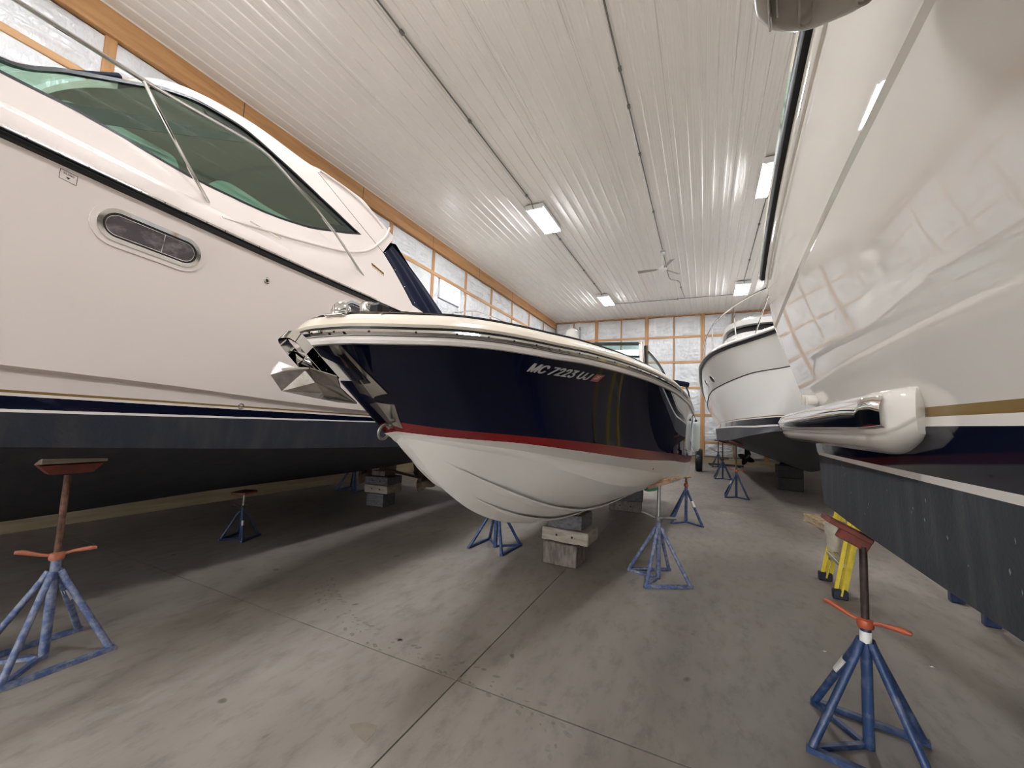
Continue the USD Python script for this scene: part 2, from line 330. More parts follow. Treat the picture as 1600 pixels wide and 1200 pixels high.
for x in (DX0+.05, DX1-.05): obj(D1, 'door_track', box(x-.02, x+.02, YF+.05, YF+3.4, DZ+.40, DZ+.46), 'galvanised', False)
AP = setting('apron'); obj(AP, 'slab', box(-40, 40, YF-60, YF-.16, -.2, -.02), 'concrete', False)

# ------------------------------------------------------------------ ceiling fixtures
def fixture_parts(p):
    w, l = .21, .61
    pan = [box(-w, w, -l, l, -.035, -.003)]
    for sx in (-1, 1): pan.append(bar((sx*w, -l, -.03), (sx*(w+.012), -l, -.085), 2*l, .004, (0, 1, 0)) if False else box(sx*w-.004, sx*w+.004, -l, l, -.075, -.003))
    obj(p, 'housing', pan, 'fixture_white', False)
    for sy in (-1, 1): obj(p, 'end_cap', cbox(-w, w, sy*l-.02, sy*l+.02, -.105, -.003, .004), 'fixture_white', False)
    for x in (-.155, -.052, .052, .155): obj(p, 'tube_lamp', cyl((x, -l+.02, -.085), (x, l-.02, -.085), .0165, 10), 'tube_light', True)
    for x in (-.155, -.052, .052, .155):
        for sy in (-1, 1): obj(p, 'lamp_holder', cyl((x, sy*(l-.02), -.085), (x, sy*(l-.045), -.085), .0215, 10), 'fixture_white', False)
LIGHTS = [(-3.38, 8.42, 'nearer of the two tube lights on the left ceiling conduit'),
          (-3.38, 15.05, 'small far tube light ending the left ceiling conduit by the back wall'),
          (1.13, 8.42, 'tube light on the right conduit beside the black rub rail of the right hull'),
          (1.13, 15.05, 'far tube light above the bow rail of the back cruiser'),
          (-3.38, 1.80, 'tube light fixture overhead between the left cruiser and the navy bow'),
          (1.13, 1.80, 'tube light fixture overhead mirrored in the near right hull'),
          (-3.38, -4.8, 'tube light fixture behind the viewpoint on the left conduit'),
          (1.13, -4.8, 'tube light fixture behind the viewpoint on the right conduit')]
first = None
for x, y, lab in LIGHTS:
    p = thing('ceiling_light', lab, 'light fixture', (x, y, ZC-.022), 0, 'ceiling tube lights')
    if first is None: fixture_parts(p); first = p
    else:
        pr = stage.GetPrimAtPath(p); pr.GetReferences().AddInternalReference(first); pr.SetInstanceable(True)
        tag(pr, lab, 'light fixture', 'ceiling tube lights')

def conduit(label, pts, boxes, name='electrical_conduit'):
    p = thing(name, label, 'conduit')
    obj(p, 'pipe', tube(pts, .011, 8), 'conduit', True)
    for (x, y) in boxes: obj(p, 'coupling', cbox(x-.022, x+.022, y-.035, y+.035, ZC-.055, ZC-.018, .006), 'conduit', False)
zc = ZC-.033; zd = ZC-.125
def run(x, lights):
    """conduit below the liner that drops under each light"""
    pts = [(x, YF+.1, zc)]
    for y in lights: pts += [(x, y-.78, zc), (x, y-.66, zd), (x, y+.66, zd), (x, y+.78, zc)]
    return pts
conduit('grey metal conduit along the ceiling through the left row of tube lights', run(-3.38, [-4.8, 1.8, 8.42]) + [(-3.38, 14.2, zc), (-3.38, 14.39, zd), (-3.38, 15.7, zd)], [(-3.38, 3.49), (-3.38, 5.1), (-3.38, 7.4), (-3.38, 9.6), (-3.38, 11.9), (-3.38, 13.2)])
conduit('grey metal conduit along the ceiling through the right row of tube lights', run(1.13, [-4.8, 1.8, 8.42]) + [(1.13, 14.2, zc), (1.13, 14.39, zd), (1.13, 15.7, zd)], [(1.13, 5.0), (1.13, 7.0), (1.13, 10.4), (1.13, 12.6)])
conduit('thin dark conduit running along the ceiling centre to the fan', [(-1.02, YF+.1, zc), (-1.02, 11.1, zc)], [(-1.02, 5.04), (-1.02, 5.74), (-1.02, 6.9), (-1.02, 9.0), (-1.02, 2.0)])
conduit('cross conduit over the far ceiling joining both rows of lights', [(-3.38, 15.78, zc), (1.13, 15.78, zc)], [(-3.38, 15.78), (1.13, 15.78), (-.9, 15.78)])
conduit('kinked conduit leading from the ceiling fan to the cross conduit', [(-1.02, 11.5, zc), (-1.02, 13.3, zc), (-.98, 13.6, zc), (-.78, 13.75, zc), (-.72, 14.0, zc), (-.72, 14.6, zc), (-.64, 15.7, zc)], [(-.72, 14.45)])

FAN = thing('ceiling_fan', 'white three blade ceiling fan hanging on a short rod from the far ceiling', 'ceiling fan', (-1.02, 11.3, ZC))
obj(FAN, 'canopy', move(lathe([(0, -.09), (.035, -.085), (.055, -.03), (.06, -.024), (0, -.024)]), (0, 0, 0)), 'fan_white', 40)
obj(FAN, 'mount_box', cbox(-.06, .06, -.06, .06, -.035, -.019, .004), 'conduit', False)
obj(FAN, 'rod', cyl((0, 0, -.08), (0, 0, -.44), .014), 'fan_white', True)
obj(FAN, 'motor', lathe([(0, -.56), (.06, -.555), (.105, -.52), (.11, -.49), (.07, -.46), (.03, -.42), (0, -.41)]), 'fan_white', 40)
for a in (175, 55, 295):
    b = box(.16, .66, -.06, .06, -.003, .003); v = b.vertices; b.vertices[:, 1] *= np.where(v[:, 0] > .4, 1.1, .7)
    b = move(b, rx=14); b.apply_translation([0, 0, -.50]); arm = bar((.05, 0, -.5), (.2, 0, -.5), .03, .008)
    bl = obj(FAN, 'blade', move(b, rz=a), 'fan_blade', False); obj(bl, 'blade_arm', move(arm, rz=a), 'fan_blade', False)

# ------------------------------------------------------------------ hull builder
class Curve:
    def __init__(self, xc, ctrl, n=64, p=1.7):
        c = np.array(ctrl, float); self.xc = xc; d = np.r_[0, np.cumsum(np.linalg.norm(np.diff(c*[1, 1, 1], axis=0), axis=1))]
        self.f = PchipInterpolator(d/d[-1], c); u = np.linspace(0, 1, n); dense = self.f(np.linspace(0, 1, 4000))
        ty = (dense[:, 0]-dense[0, 0])/(dense[-1, 0]-dense[0, 0]); ty = np.maximum.accumulate(ty)+np.linspace(0, 1e-6, 4000)
        # same share of the length at the same index, denser at the bow; the blunt tip follows arc length
        arc = np.linspace(0, 1, 4000); w = np.clip(arc/.12, 0, 1); key = ty*(w) + (1-w)*arc*.4
        key = np.maximum.accumulate(key)+np.linspace(0, 1e-6, 4000); key = (key-key[0])/(key[-1]-key[0])
        q = np.interp(u**p, key, np.linspace(0, 1, 4000)); q[0], q[-1] = 0, 1
        self.c = self.f(q)                                            # rows of (y, half beam, z)
    def side(self, s):  # s=+1: towards +x
        c = self.c; return np.column_stack([self.xc+s*c[:, 1], c[:, 0], c[:, 2]])
    def at(self, y):
        c = self.c; return np.interp(y, c[:, 0], c[:, 1]), np.interp(y, c[:, 0], c[:, 2])
def band(A, B, rows=6, bulge=0., zb=0., outset=0.):
    """both sides of the skin between curves A (upper) and B (lower); bulge = share of the half-beam pushed outwards midway"""
    out = []
    for s in (1, -1):
        a, b = A.side(s), B.side(s); t = np.linspace(0, 1, rows)[None, :, None]
        P = a[:, None]*(1-t)+b[:, None]*t; k = (4*t*(1-t))[..., 0]
        ramp = np.clip(A.c[:, 1]/.5, 0, 1)[:, None]
        P[..., 0] += s*(bulge*k*ramp+outset); P[..., 2] += zb*k*ramp
        out.append(grid(P, s < 0))
    return out
def transom(curves):
    pts = np.vstack([c.side(1)[-1] for c in curves] + [c.side(-1)[-1] for c in curves[::-1]]); c = pts.mean(0); n = len(pts)
    return trimesh.Trimesh(np.vstack([pts, c]), [(i, (i+1) % n, n) for i in range(n)], process=False)
def loop(curve, off=0., dz=0.):
    """port stern -> bow -> starboard stern"""
    a, b = curve.side(1)[::-1], curve.side(-1)[1:]; p = np.vstack([a, b]); p[:, 2] += dz; return p
def rail_prof(w, h, out=0.):
    return [(out+w*math.cos(a)*.5, h*.5*math.sin(a)) for a in np.linspace(0, 2*np.pi, 11)[:-1]]

def propeller(r, blades=4, axis='y'):
    parts = [lathe([(0, -.5*r), (.16*r, -.45*r), (.2*r, .0), (.17*r, .35*r), (0, .4*r)], 14, 'y')]
    for k in range(blades):
        u, v = np.meshgrid(np.linspace(0, 1, 7), np.linspace(-1, 1, 5), indexing='ij'); rad = r*(.15+.85*u); wid = r*.42*np.sin(np.pi*np.clip(.25+.75*u, 0, 1))**.7*(1-.25*u)+.02*r
        ang = v*wid/np.maximum(rad, .3*r); tw = .5-.25*u
        P = np.stack([rad*np.cos(ang*np.cos(tw)), v*wid*np.sin(tw), rad*np.sin(ang*np.cos(tw))], -1)
        top = P.copy(); top[..., 1] += .03*r; a = trimesh.util.concatenate([grid(P), grid(top, True)])
        a.apply_transform(trimesh.transformations.rotation_matrix(2*np.pi*k/blades+.4, [0, 1, 0])); parts.append(a)
    return parts

# ------------------------------------------------------------------ boat stands and blocking
def stand(label, x, y, rz, top, s=1., paint='stand_blue', rod='rust', handle='orange_paint', hz=35., pad=None, tape=None, base=.205, collar=.52):
    """four-legged steel boat stand; local base square of half-size `base`"""
    p = thing('boat_stand', label, 'boat stand', (x, y, 0), rz); b, r = base*s, .0165*s; c = collar*s
    for k, (sx, sy) in enumerate(((-1, -1), (1, -1), (1, 1), (-1, 1))):
        lg = obj(p, 'leg', tube([(sx*.018, sy*.018, c-.06*s), (sx*.035, sy*.035, c-.11*s), (sx*(b-.006), sy*(b-.006), .02)], r, 10), paint, True)
        if tape == k: 
            q = np.array([sx*.035, sy*.035, c-.11*s]); e = np.array([sx*b, sy*b, .02]); obj(lg, 'tape_wrap', cyl(q+(e-q)*.22, q+(e-q)*.42, r+.0015, 10), 'label_white', True)
    for sx in (-1, 1): obj(p, 'base_bar', bar((sx*b, -b-.015, .014), (sx*b, b+.015, .014), .03*s, .024), paint, False)
    for sx in (-1, 1): obj(p, 'brace', bar((sx*b*.96, -b, .012), (0, -.012*s, .012), .024*s, .02), paint, False)
    obj(p, 'centre_tube', cyl((0, 0, .003), (0, 0, c), .0215*s, 14), paint, True)
    obj(p, 'screw_rod', cyl((0, 0, c-.02), (0, 0, top-.02), .0155*s, 12), rod, True)
    h = obj(p, 'handle_nut', lathe([(0, c), (.03*s, c), (.033*s, c+.012), (.03*s, c+.034*s), (.018*s, c+.04*s), (0, c+.04*s)], 14), handle, 40)
    for sg in (-1, 1):
        a = math.radians(hz); dx, dy = sg*math.cos(a), sg*math.sin(a)
        obj(h, 'handle_wing', tube([(dx*.02, dy*.02, c+.024*s), (dx*.06*s, dy*.06*s, c+.034*s), (dx*.13*s, dy*.13*s, c+.05*s-sg*.012), (dx*.155*s, dy*.155*s, c+.05*s-sg*.014)], np.array([.008, .009, .0135, .009])*s, 8), handle, True)
    return p
def tilt_plate(w, l, h, ry=0., rx=0., rz=0., z=0., c=.006):
    return move(cbox(-w/2, w/2, -l/2, l/2, -h/2, h/2, c), (0, 0, z), rx=rx, ry=ry, rz=rz)

def timber(label, x0, x1, y0, y1, z0, z1, m, rz=0., bolts=0):
    cx, cy = (x0+x1)/2, (y0+y1)/2
    p = thing('timber_block', label, 'timber block', (cx, cy, z0), rz)
    q = cbox(x0-cx, x1-cx, y0-cy, y1-cy, .002, z1-z0-.005, .008)
    v, f = trimesh.remesh.subdivide_to_size(q.vertices, q.faces, .05); v = v+(meshkit.noise(v*14+cx*9, 3)[:, None]-.5)*.006
    v[:, 2] = np.clip(v[:, 2], .001, z1-z0-.002)
    obj(p, 'beam', trimesh.Trimesh(v, f, process=False), m, False)
    for k in range(bolts):
        bx = (x0-cx)+(k+1)*(x1-x0)/(bolts+1); obj(p, 'bolt_hole', cyl((bx, y0-cy-.002, (z1-z0)*.5), (bx, y0-cy+.02, (z1-z0)*.5), .011, 10), 'black_rubber', False)
    return p

# ================================================================== BOATS
def add(parts_parent, name, meshes, m, **k): return obj(parts_parent, name, meshes, m, **k)

# ------------------------------------------------------------------ 1. navy runabout in the middle
XC = -1.22
c_sheer = Curve(XC, [(1.0,0,1.675),(1.012,.10,1.677),(1.05,.20,1.679),(1.10,.28,1.683),(1.215,.40,1.695),(1.426,.53,1.705),(1.61,.62,1.706),(1.91,.715,1.718),(2.29,.82,1.72),(3.06,.94,1.722),(4.1,1.02,1.714),(5.5,1.055,1.70),(7.7,1.055,1.66)])
c_redt = Curve(XC, [(1.36,0,1.37),(1.5,.2,1.345),(1.76,.40,1.325),(2.17,.6,1.295),(3.08,.82,1.22),(4.26,.96,1.135),(5.6,1.01,1.035),(7.68,1.03,.91)])
c_redl = Curve(XC, [(1.40,0,1.325),(1.55,.2,1.305),(1.76,.39,1.29),(2.17,.585,1.245),(3.08,.80,1.15),(4.27,.94,1.065),(5.6,1.0,.95),(7.66,1.01,.82)])
c_chine = Curve(XC, [(1.43,0,1.31),(1.58,.19,1.285),(1.85,.35,1.25),(2.18,.49,1.20),(2.7,.65,1.13),(3.62,.82,1.01),(4.3,.90,.925),(5.5,.96,.775),(6.6,.98,.675),(7.6,.98,.62)])
c_chin2 = Curve(XC, [(1.445,0,1.297),(1.6,.17,1.262),(1.91,.35,1.205),(2.33,.53,1.10),(2.71,.63,1.01),(3.1,.71,.945),(4.05,.81,.86),(5.5,.89,.71),(7.6,.92,.57)])
c_keel = Curve(XC, [(1.45,0,1.29),(1.54,0,1.22),(1.71,0,1.08),(1.86,0,.98),(2.11,0,.85),(2.55,0,.70),(3.3,0,.56),(3.95,0,.515),(5.5,0,.50),(7.6,0,.49)])
B1 = thing('motorboat', 'navy blue motorboat with red boot stripe, white bottom and bow anchor', 'boat')
topside_mesh = trimesh.util.concatenate(band(c_sheer, c_redt, 14, -.018))
obj(B1, 'hull_topside', topside_mesh, 'navy', smooth=60)
obj(B1, 'boot_stripe', band(c_redt, c_redl, 3), 'red_stripe', smooth=60)
obj(B1, 'chine_band', band(c_redl, c_chine, 3), 'gel_matte', smooth=60)
obj(B1, 'chine_flat', band(c_chine, c_chin2, 5, .012), 'gel_matte', smooth=60)
bot = band(c_chin2, c_keel, 12, .03, -.015)
obj(B1, 'hull_bottom', bot, 'gel_matte', smooth=60)
obj(B1, 'transom', transom([c_sheer, c_redt, c_redl, c_chine, c_chin2, c_keel]), 'navy', smooth=False)
# lifting strakes
for s in (1, -1):
    for frac, t0 in ((.52, .10), (.80, .22)):
        a, b = c_chin2.side(s), c_keel.side(s); k = 4*frac*(1-frac); q = a*(1-frac)+b*frac; q[:, 0] += s*.03*k*np.clip(c_chin2.c[:, 1]/.5, 0, 1); q[:, 2] -= .015*k*np.clip(c_chin2.c[:, 1]/.5, 0, 1)
        i0 = int(t0*len(q)); q = q[i0:]; g = np.clip(np.arange(len(q))/10., .02, 1)[:, None]
        n = np.array([[0., 0., -1.]]); out = np.array([[float(s), 0, 0]])
        P = np.stack([q+out*.035*g, q+out*.030*g+n*.012*g, q-out*.02*g+n*.026*g, q-out*.03*g+n*.008*g], 1)
        obj(B1, 'lifting_strake', grid(P), 'gel_matte', smooth=20)
# rub rail, silver moulding, deck moulding
L = loop(c_sheer)
obj(B1, 'rub_rail', sweep(L, [(0, -.012), (.016, -.010), (.022, 0), (.016, .010), (0, .012)]), 'chrome', smooth=40)
obj(B1, 'rail_insert', sweep(L, [(0, .012), (.012, .012), (.012, .020), (0, .020)]), 'black_rubber', smooth=False)
obj(B1, 'hull_moulding', sweep(loop(c_sheer, dz=-.027), [(-.01, -.013), (.008, -.012), (.012, 0), (.006, .014), (-.01, .014)]), 'white_stripe', smooth=40)
obj(B1, 'deck_moulding', sweep(L, [(-.02, .018), (.010, .020), (.016, .030), (.008, .046), (-.008, .066), (-.04, .078), (-.06, .06)]), 'gel_cream', smooth=50)
obj(B1, 'deck_edge_trim', sweep(L, [(-.046, .076), (-.038, .080), (-.038, .086), (-.05, .086)]), 'dark_band', smooth=False)
scr = []
for i in range(3, len(L)-3, 2):
    t = L[i+1]-L[i-1]; n = np.array([t[1], -t[0], 0]); n /= np.linalg.norm(n); n *= 1. if n @ (L[i]-[XC, 4, 1.7]) > 0 else -1.
    scr.append(move(trimesh.creation.icosphere(1, .0045), L[i]+n*.0205))
obj(B1, 'rail_screws', scr, 'dark_band', smooth=True, kind='stuff')
def offset_curve(c, inset, dz, ystart):
    r = c.c.copy(); y = ystart+(r[:, 0]-r[0, 0])*(r[-1, 0]-ystart)/(r[-1, 0]-r[0, 0]); hb = np.maximum(0, np.interp(y, r[:, 0], r[:, 1])-inset); hb[0] = 0
    o = Curve.__new__(Curve); o.xc = c.xc; o.c = np.column_stack([y, hb, np.interp(y, r[:, 0], r[:, 2])+dz]); return o
d1, d2, d3, d4 = offset_curve(c_sheer, .05, .078, 1.05), offset_curve(c_sheer, .26, .098, 1.6), offset_curve(c_sheer, .52, -.25, 2.2), offset_curve(c_sheer, 9., -.25, 2.2)
obj(B1, 'foredeck', band(d1, d2, 4), 'gel_cream', smooth=60)
obj(B1, 'cockpit_liner', band(d2, d3, 4) + band(d3, d4, 2), 'gel_cream', smooth=40)
for (ya, yb, xa, xb, z) in ((4.3, 4.85, -1.8, -1.42, 1.66), (4.3, 4.85, -1.02, -.64, 1.66), (6.6, 7.3, -1.75, -.69, 1.62)):
    st = obj(B1, 'seat', cbox(xa, xb, ya, yb, 1.44, z, .03), 'seat_vinyl', smooth=40)
obj(B1, 'windscreen_pane', [box(-1.97, -.49, 3.42, 3.428, 1.77, 2.06)], 'teal_glass', smooth=False)
fr = obj(B1, 'windscreen_frame', [tube([(-1.97, 3.42, 2.065), (-1.22, 3.40, 2.085), (-.475, 3.42, 2.065)], .014), tube([(-1.97, 3.42, 2.065), (-2.02, 3.36, 1.76)], .014), tube([(-1.97, 3.4, 1.965), (-1.22, 3.38, 1.99), (-.48, 3.4, 1.955)], .008)], 'black_frame')
obj(fr, 'windscreen_post', [bar((-.455, 3.42, 1.77), (-.475, 3.42, 2.075), .026, .03), bar((-.425, 3.43, 1.77), (-.435, 3.44, 2.05), .018, .03)], 'steel_dark', smooth=False, label='brushed metal windscreen post')
sp = np.array([[(-.42, 3.45, 2.00), (-.42, 3.45, 1.77)], [(-.40, 3.65, 1.985), (-.385, 3.65, 1.77)], [(-.37, 3.9, 1.945), (-.355, 3.9, 1.77)], [(-.345, 4.15, 1.885), (-.335, 4.15, 1.77)], [(-.325, 4.38, 1.79), (-.32, 4.38, 1.77)]])
for s in (1, -1):
    q = sp.copy(); q[..., 0] = XC+s*(q[..., 0]-XC); obj(B1, 'side_screen', grid(q), 'teal_glass', smooth=60)
    obj(B1, 'side_screen_frame', tube(smooth_path(q[:, 0], 16), .011, 8), 'black_frame')
# folded sun top at the stern
BT = obj(B1, 'folded_sun_top', tube(smooth_path([(-2.15, 6.55, 2.00), (-2.05, 6.5, 2.05), (-1.22, 6.45, 2.08), (-.42, 6.5, 2.055), (-.21, 6.55, 2.02)], 24), .04, 10), 'canvas_navy', label='folded navy canvas sun top')
for s in (1, -1): obj(BT, 'sun_top_strut', tube([(XC+s*.97, 6.55, 2.0), (XC+s*1.0, 6.7, 1.93), (XC+s*1.03, 7.35, 1.72)], .013, 8), 'black_frame')
# bow hardware: stainless shields, anchor roller, cleats and lamps
def hull_patch(quad_t, quad_v, side, off, A=c_sheer, B=c_redt, bulge=-.018, n=10):
    """patch of topside: parameters t along the hull index (0..63) and v down from the sheer; corners in order tl, tr, br, bl"""
    u, w = np.meshgrid(np.linspace(0, 1, n), np.linspace(0, 1, n), indexing='ij')
    mix = lambda q: (1-u)*(1-w)*q[0]+u*(1-w)*q[1]+u*w*q[2]+(1-u)*w*q[3]
    T, V = mix(quad_t), mix(quad_v); ids = np.arange(len(A.c)); a, b = A.side(side), B.side(side)
    pa = np.stack([np.interp(T, ids, a[:, k]) for k in range(3)], -1); pb = np.stack([np.interp(T, ids, b[:, k]) for k in range(3)], -1)
    P = pa*(1-V[..., None])+pb*V[..., None]; ramp = np.clip(np.interp(T, ids, A.c[:, 1])/.5, 0, 1); P[..., 0] += side*bulge*4*V*(1-V)*ramp
    nn = np.cross(np.gradient(P, axis=0), np.gradient(P, axis=1)); nn /= np.linalg.norm(nn, axis=-1, keepdims=True)+1e-9
    if nn[n//2, n//2, 0]*side < 0: nn = -nn
    return P, P+nn*off
def patch_solid(P, Q):
    n, m = P.shape[:2]; e = [np.stack([P[0], Q[0]]), np.stack([P[-1], Q[-1]]), np.stack([P[:, 0], Q[:, 0]]), np.stack([P[:, -1], Q[:, -1]])]
    return [grid(Q)] + [grid(x) for x in e]
SH = obj(B1, 'stem_shield', sum([patch_solid(*hull_patch((0, 1.31, 2.72, 0), (.04, .073, .613, .70), s, .004)) for s in (1, -1)], []), 'steel_brushed', smooth=30, label='stainless shield plate around the upper stem')
obj(B1, 'stem_shield', sum([patch_solid(*hull_patch((0, 2.63, 1.5, 0), (.745, .752, 1.13, 1.15), s, .004)) for s in (1, -1)], []), 'steel_brushed', smooth=30, label='stainless shield plate low on the stem')
DK = obj(B1, 'anchor_pocket', sum([patch_solid(*hull_patch((.15, 1.0, 1.75, .55), (.20, .19, .50, .52), s, .0065, n=5)) for s in (1, -1)], []), 'black_rubber', smooth=30)
def on_hull(mesh, qt, qv, off):
    """flat lettering (x, y in its own box) wrapped on the port topside"""
    v = mesh.vertices; lo, hi = v.min(0), v.max(0); u, w, k = (v[:, 0]-lo[0])/(hi[0]-lo[0]), 1-(v[:, 1]-lo[1])/(hi[1]-lo[1]), (v[:, 2]-lo[2])/(hi[2]-lo[2])
    mix = lambda q: (1-u)*(1-w)*q[0]+u*(1-w)*q[1]+u*w*q[2]+(1-u)*w*q[3]
    T, V = mix(qt), mix(qv); ids = np.arange(64); a, b = c_sheer.side(1), c_redt.side(1)
    pa = np.stack([np.interp(T, ids, a[:, j]) for j in range(3)], -1); pb = np.stack([np.interp(T, ids, b[:, j]) for j in range(3)], -1)
    P = pa*(1-V[:, None])+pb*V[:, None]; P[:, 0] -= .018*4*V*(1-V); n = np.array([.80, -.36, -.48])
    return trimesh.Trimesh(P+n*(off+.0012*k[:, None]), mesh.faces, process=False)
tm = meshkit.text_mesh('MC 7223 UJ', 1., .01, bold=True); v, f = trimesh.remesh.subdivide_to_size(tm.vertices, tm.faces, .35); tm = trimesh.Trimesh(v, f, process=False)
tm = trimesh.util.concatenate([move(tm, (q, 0, 0)) for q in (-.04, -.02, 0, .02, .04)])
obj(B1, 'registration_number', on_hull(tm, (14.25, 20.4, 19.55, 13.5), (.156, .161, .248, .2506), .002), 'text_silver', smooth=False, label='silver italic hull number MC 7223 UJ')
dec = trimesh.creation.box([1, 1, .01]); v, f = trimesh.remesh.subdivide_to_size(dec.vertices, dec.faces, .3)
DC = obj(B1, 'year_decal', on_hull(trimesh.Trimesh(v, f, process=False), (20.6, 21.63, 20.85, 20.0), (.158, .148, .24, .246), .002), 'decal_red', smooth=False, label='small red year sticker')
obj(DC, 'decal_number', on_hull(meshkit.text_mesh('25', 1., .01, bold=True), (20.8, 21.25, 20.75, 20.35), (.172, .168, .212, .216), .0034), 'insert_pink', smooth=False)

# anchor in its roller at the stem
AN = thing('plough_anchor', 'polished stainless plough anchor hanging from the bow roller of the navy motorboat', 'anchor', (XC, 1.0, 1.5))
rel = lambda pts: np.array(pts, float)-np.array([XC, 1.0, 1.5])
sh = Polygon([(.93, 1.600), (1.02, 1.555), (1.10, 1.53), (1.16, 1.555), (1.15, 1.575), (1.05, 1.60), (.95, 1.625)])
obj(AN, 'shank', prism(sh, lambda a, b, t: np.column_stack([t-.009, a-1.0, b-1.5]), .018, None), 'chrome', smooth=False)
FK = dict(a=(-1.335, .885, 1.515), a2=(-1.338, .893, 1.542), b=(-1.33, .908, 1.565), c=(-1.27, .925, 1.545), d=(-1.22, .928, 1.534), e=(-1.315, .917, 1.462), f=(-1.225, .988, 1.443), g=(-1.205, .993, 1.462), h=(-1.205, 1.150, 1.434), i=(-1.18, .938, 1.494), j=(-1.19, .920, 1.540), k=(-1.13, 1.00, 1.480), l=(-1.10, .955, 1.515))
def plate(keys, th=.004):
    q = np.array([FK[k] for k in keys]); n = np.cross(q[1]-q[0], q[2]-q[0]); n /= np.linalg.norm(n); m = len(q)
    v = np.vstack([q, q+n*th])-np.array([XC, 1.0, 1.5]); f = [(0, a, a+1) for a in range(1, m-1)]+[(m, m+a+1, m+a) for a in range(1, m-1)]
    for a in range(m): b = (a+1) % m; f += [(a, b, m+b), (a, m+b, m+a)]
    return trimesh.Trimesh(v, f, process=False)
obj(AN, 'fluke', [plate(q) for q in (('a', 'a2', 'b', 'c', 'd', 'e'),)], 'steel_dark', smooth=False)
obj(AN, 'fluke', [plate(q) for q in (('e', 'd', 'i', 'g', 'f'), ('d', 'j', 'i'))], 'steel_brushed', smooth=False)
obj(AN, 'fluke', [plate(q) for q in (('j', 'l', 'k', 'i'), ('i', 'k', 'h', 'g'), ('g', 'h', 'f'))], 'steel_brushed', smooth=False)
obj(AN, 'fluke_rib', tube(rel([(-1.305, .905, 1.536), (-1.26, .922, 1.541), (-1.20, .93, 1.541)]), .0045, 8), 'chrome')
obj(AN, 'tip_ballast', tube(rel([(-1.215, 1.0, 1.448), (-1.21, 1.07, 1.440), (-1.205, 1.148, 1.434)]), [.008, .007, .002], 8), 'chrome')
RO = thing('bow_roller', 'stainless bow roller bracket with strap bail on the stem of the navy motorboat', 'bow roller', (XC, 1.0, 1.5))
ck = Polygon([(.905, 1.600), (.945, 1.588), (1.04, 1.566), (1.115, 1.558), (1.165, 1.53), (1.10, 1.516), (1.045, 1.512), (1.046, 1.494), (1.005, 1.487), (.955, 1.53), (.925, 1.55)])
for s in (-1, 1):
    obj(RO, 'cheek_plate', prism(ck, lambda a, b, t: np.column_stack([s*.034+t-.003, a-1.0, b-1.5]), .006, None), 'chrome', smooth=False)
    for (y, z) in ((.975, 1.542), (1.02, 1.510), (.94, 1.583)): obj(RO, 'bolt', move(lathe([(0, 0), (.008, .001), (.008, .006), (0, .009)], 10, 'x'), (s*.037 if s > 0 else -.046, y-1.0, z-1.5)), 'steel_brushed')
bail = [(XC+.045, 1.022, 1.508), (XC+.045, .975, 1.542), (XC+.045, .90, 1.60), (XC+.042, .868, 1.628), (XC+.02, .85, 1.642), (XC-.02, .85, 1.642), (XC-.042, .868, 1.628), (XC-.045, .90, 1.60), (XC-.045, .975, 1.542), (XC-.045, 1.022, 1.508)]
bp = smooth_path(rel(bail), 40); wv = np.tile([0., .011, .014], (40, 1)); 
obj(RO, 'strap_bail', [grid(np.stack([bp-wv, bp+wv], 1)), grid(np.stack([bp-wv*1.+[0, .003, -.004], bp+wv+[0, .003, -.004]], 1))], 'chrome', smooth=50)
obj(RO, 'roller', move(lathe([(0, -.03), (.022, -.03), (.012, 0), (.022, .03), (0, .03)], 16, 'x'), (0, -.02, .025)), 'black_rubber')
obj(RO, 'ballast_ring', tube(rel([(XC+.0, .948, 1.56), (XC-.03, .94, 1.572), (XC+.0, .925, 1.585), (XC+.03, .94, 1.572)]), .005, 8, closed=True), 'chrome')
EY = thing('bow_eye', 'galvanised ring shackle at the foot of the navy stem above the white bottom', 'shackle', (XC, 1.345, 1.335))
aa = np.linspace(.5, 5.8, 22); obj(EY, 'ring', tube(np.column_stack([.006*np.sin(aa), .030*np.cos(aa)-.022, .030*np.sin(aa)-.012]), .0062, 8), 'galvanised')
obj(EY, 'pin', cyl((-.014, .012, .012), (.014, .012, .012), .008), 'galvanised')
# deck hardware
def cleat(label, x, y, z, s=1., name='deck_cleat', rz=0.):
    p = thing(name, label, 'cleat', (x, y, z), rz)
    obj(p, 'horn', tube(np.array([(0, -.085, .036), (0, -.05, .044), (0, .05, .044), (0, .085, .036)])*s, np.array([.006, .009, .009, .006])*s, 8), 'chrome')
    for q in (-.03, .03): obj(p, 'foot', lathe(np.array([(0, 0), (.018, 0), (.010, .02), (.010, .044), (0, .044)])*s, 12).apply_translation([0, q*s, 0]), 'chrome')
LP = thing('bow_light', 'chrome domed navigation lamp on the navy motorboat foredeck tip', 'lamp', (-1.19, 1.03, 1.745))
obj(LP, 'dome', lathe([(0, .052), (.018, .048), (.031, .034), (.036, .014), (.036, 0), (0, 0)], 20), 'chrome', smooth=60)
obj(LP, 'base_plate', cbox(-.046, .046, -.036, .036, -.006, .002, .002), 'chrome', smooth=False)
WL_ = thing('anchor_windlass', 'chrome anchor windlass with black motor cap on the navy foredeck', 'windlass', (-1.13, 1.10, 1.748))
obj(WL_, 'drum', lathe([(0, .062), (.024, .060), (.034, .048), (.030, .03), (.036, .012), (.036, 0), (0, 0)], 20), 'chrome', smooth=50)
obj(WL_, 'motor_cap', cbox(.03, .085, -.03, .03, 0, .052, .012), 'black_rubber')
obj(WL_, 'base_plate', cbox(-.045, .11, -.045, .045, -.006, .002, .002), 'chrome', smooth=False)
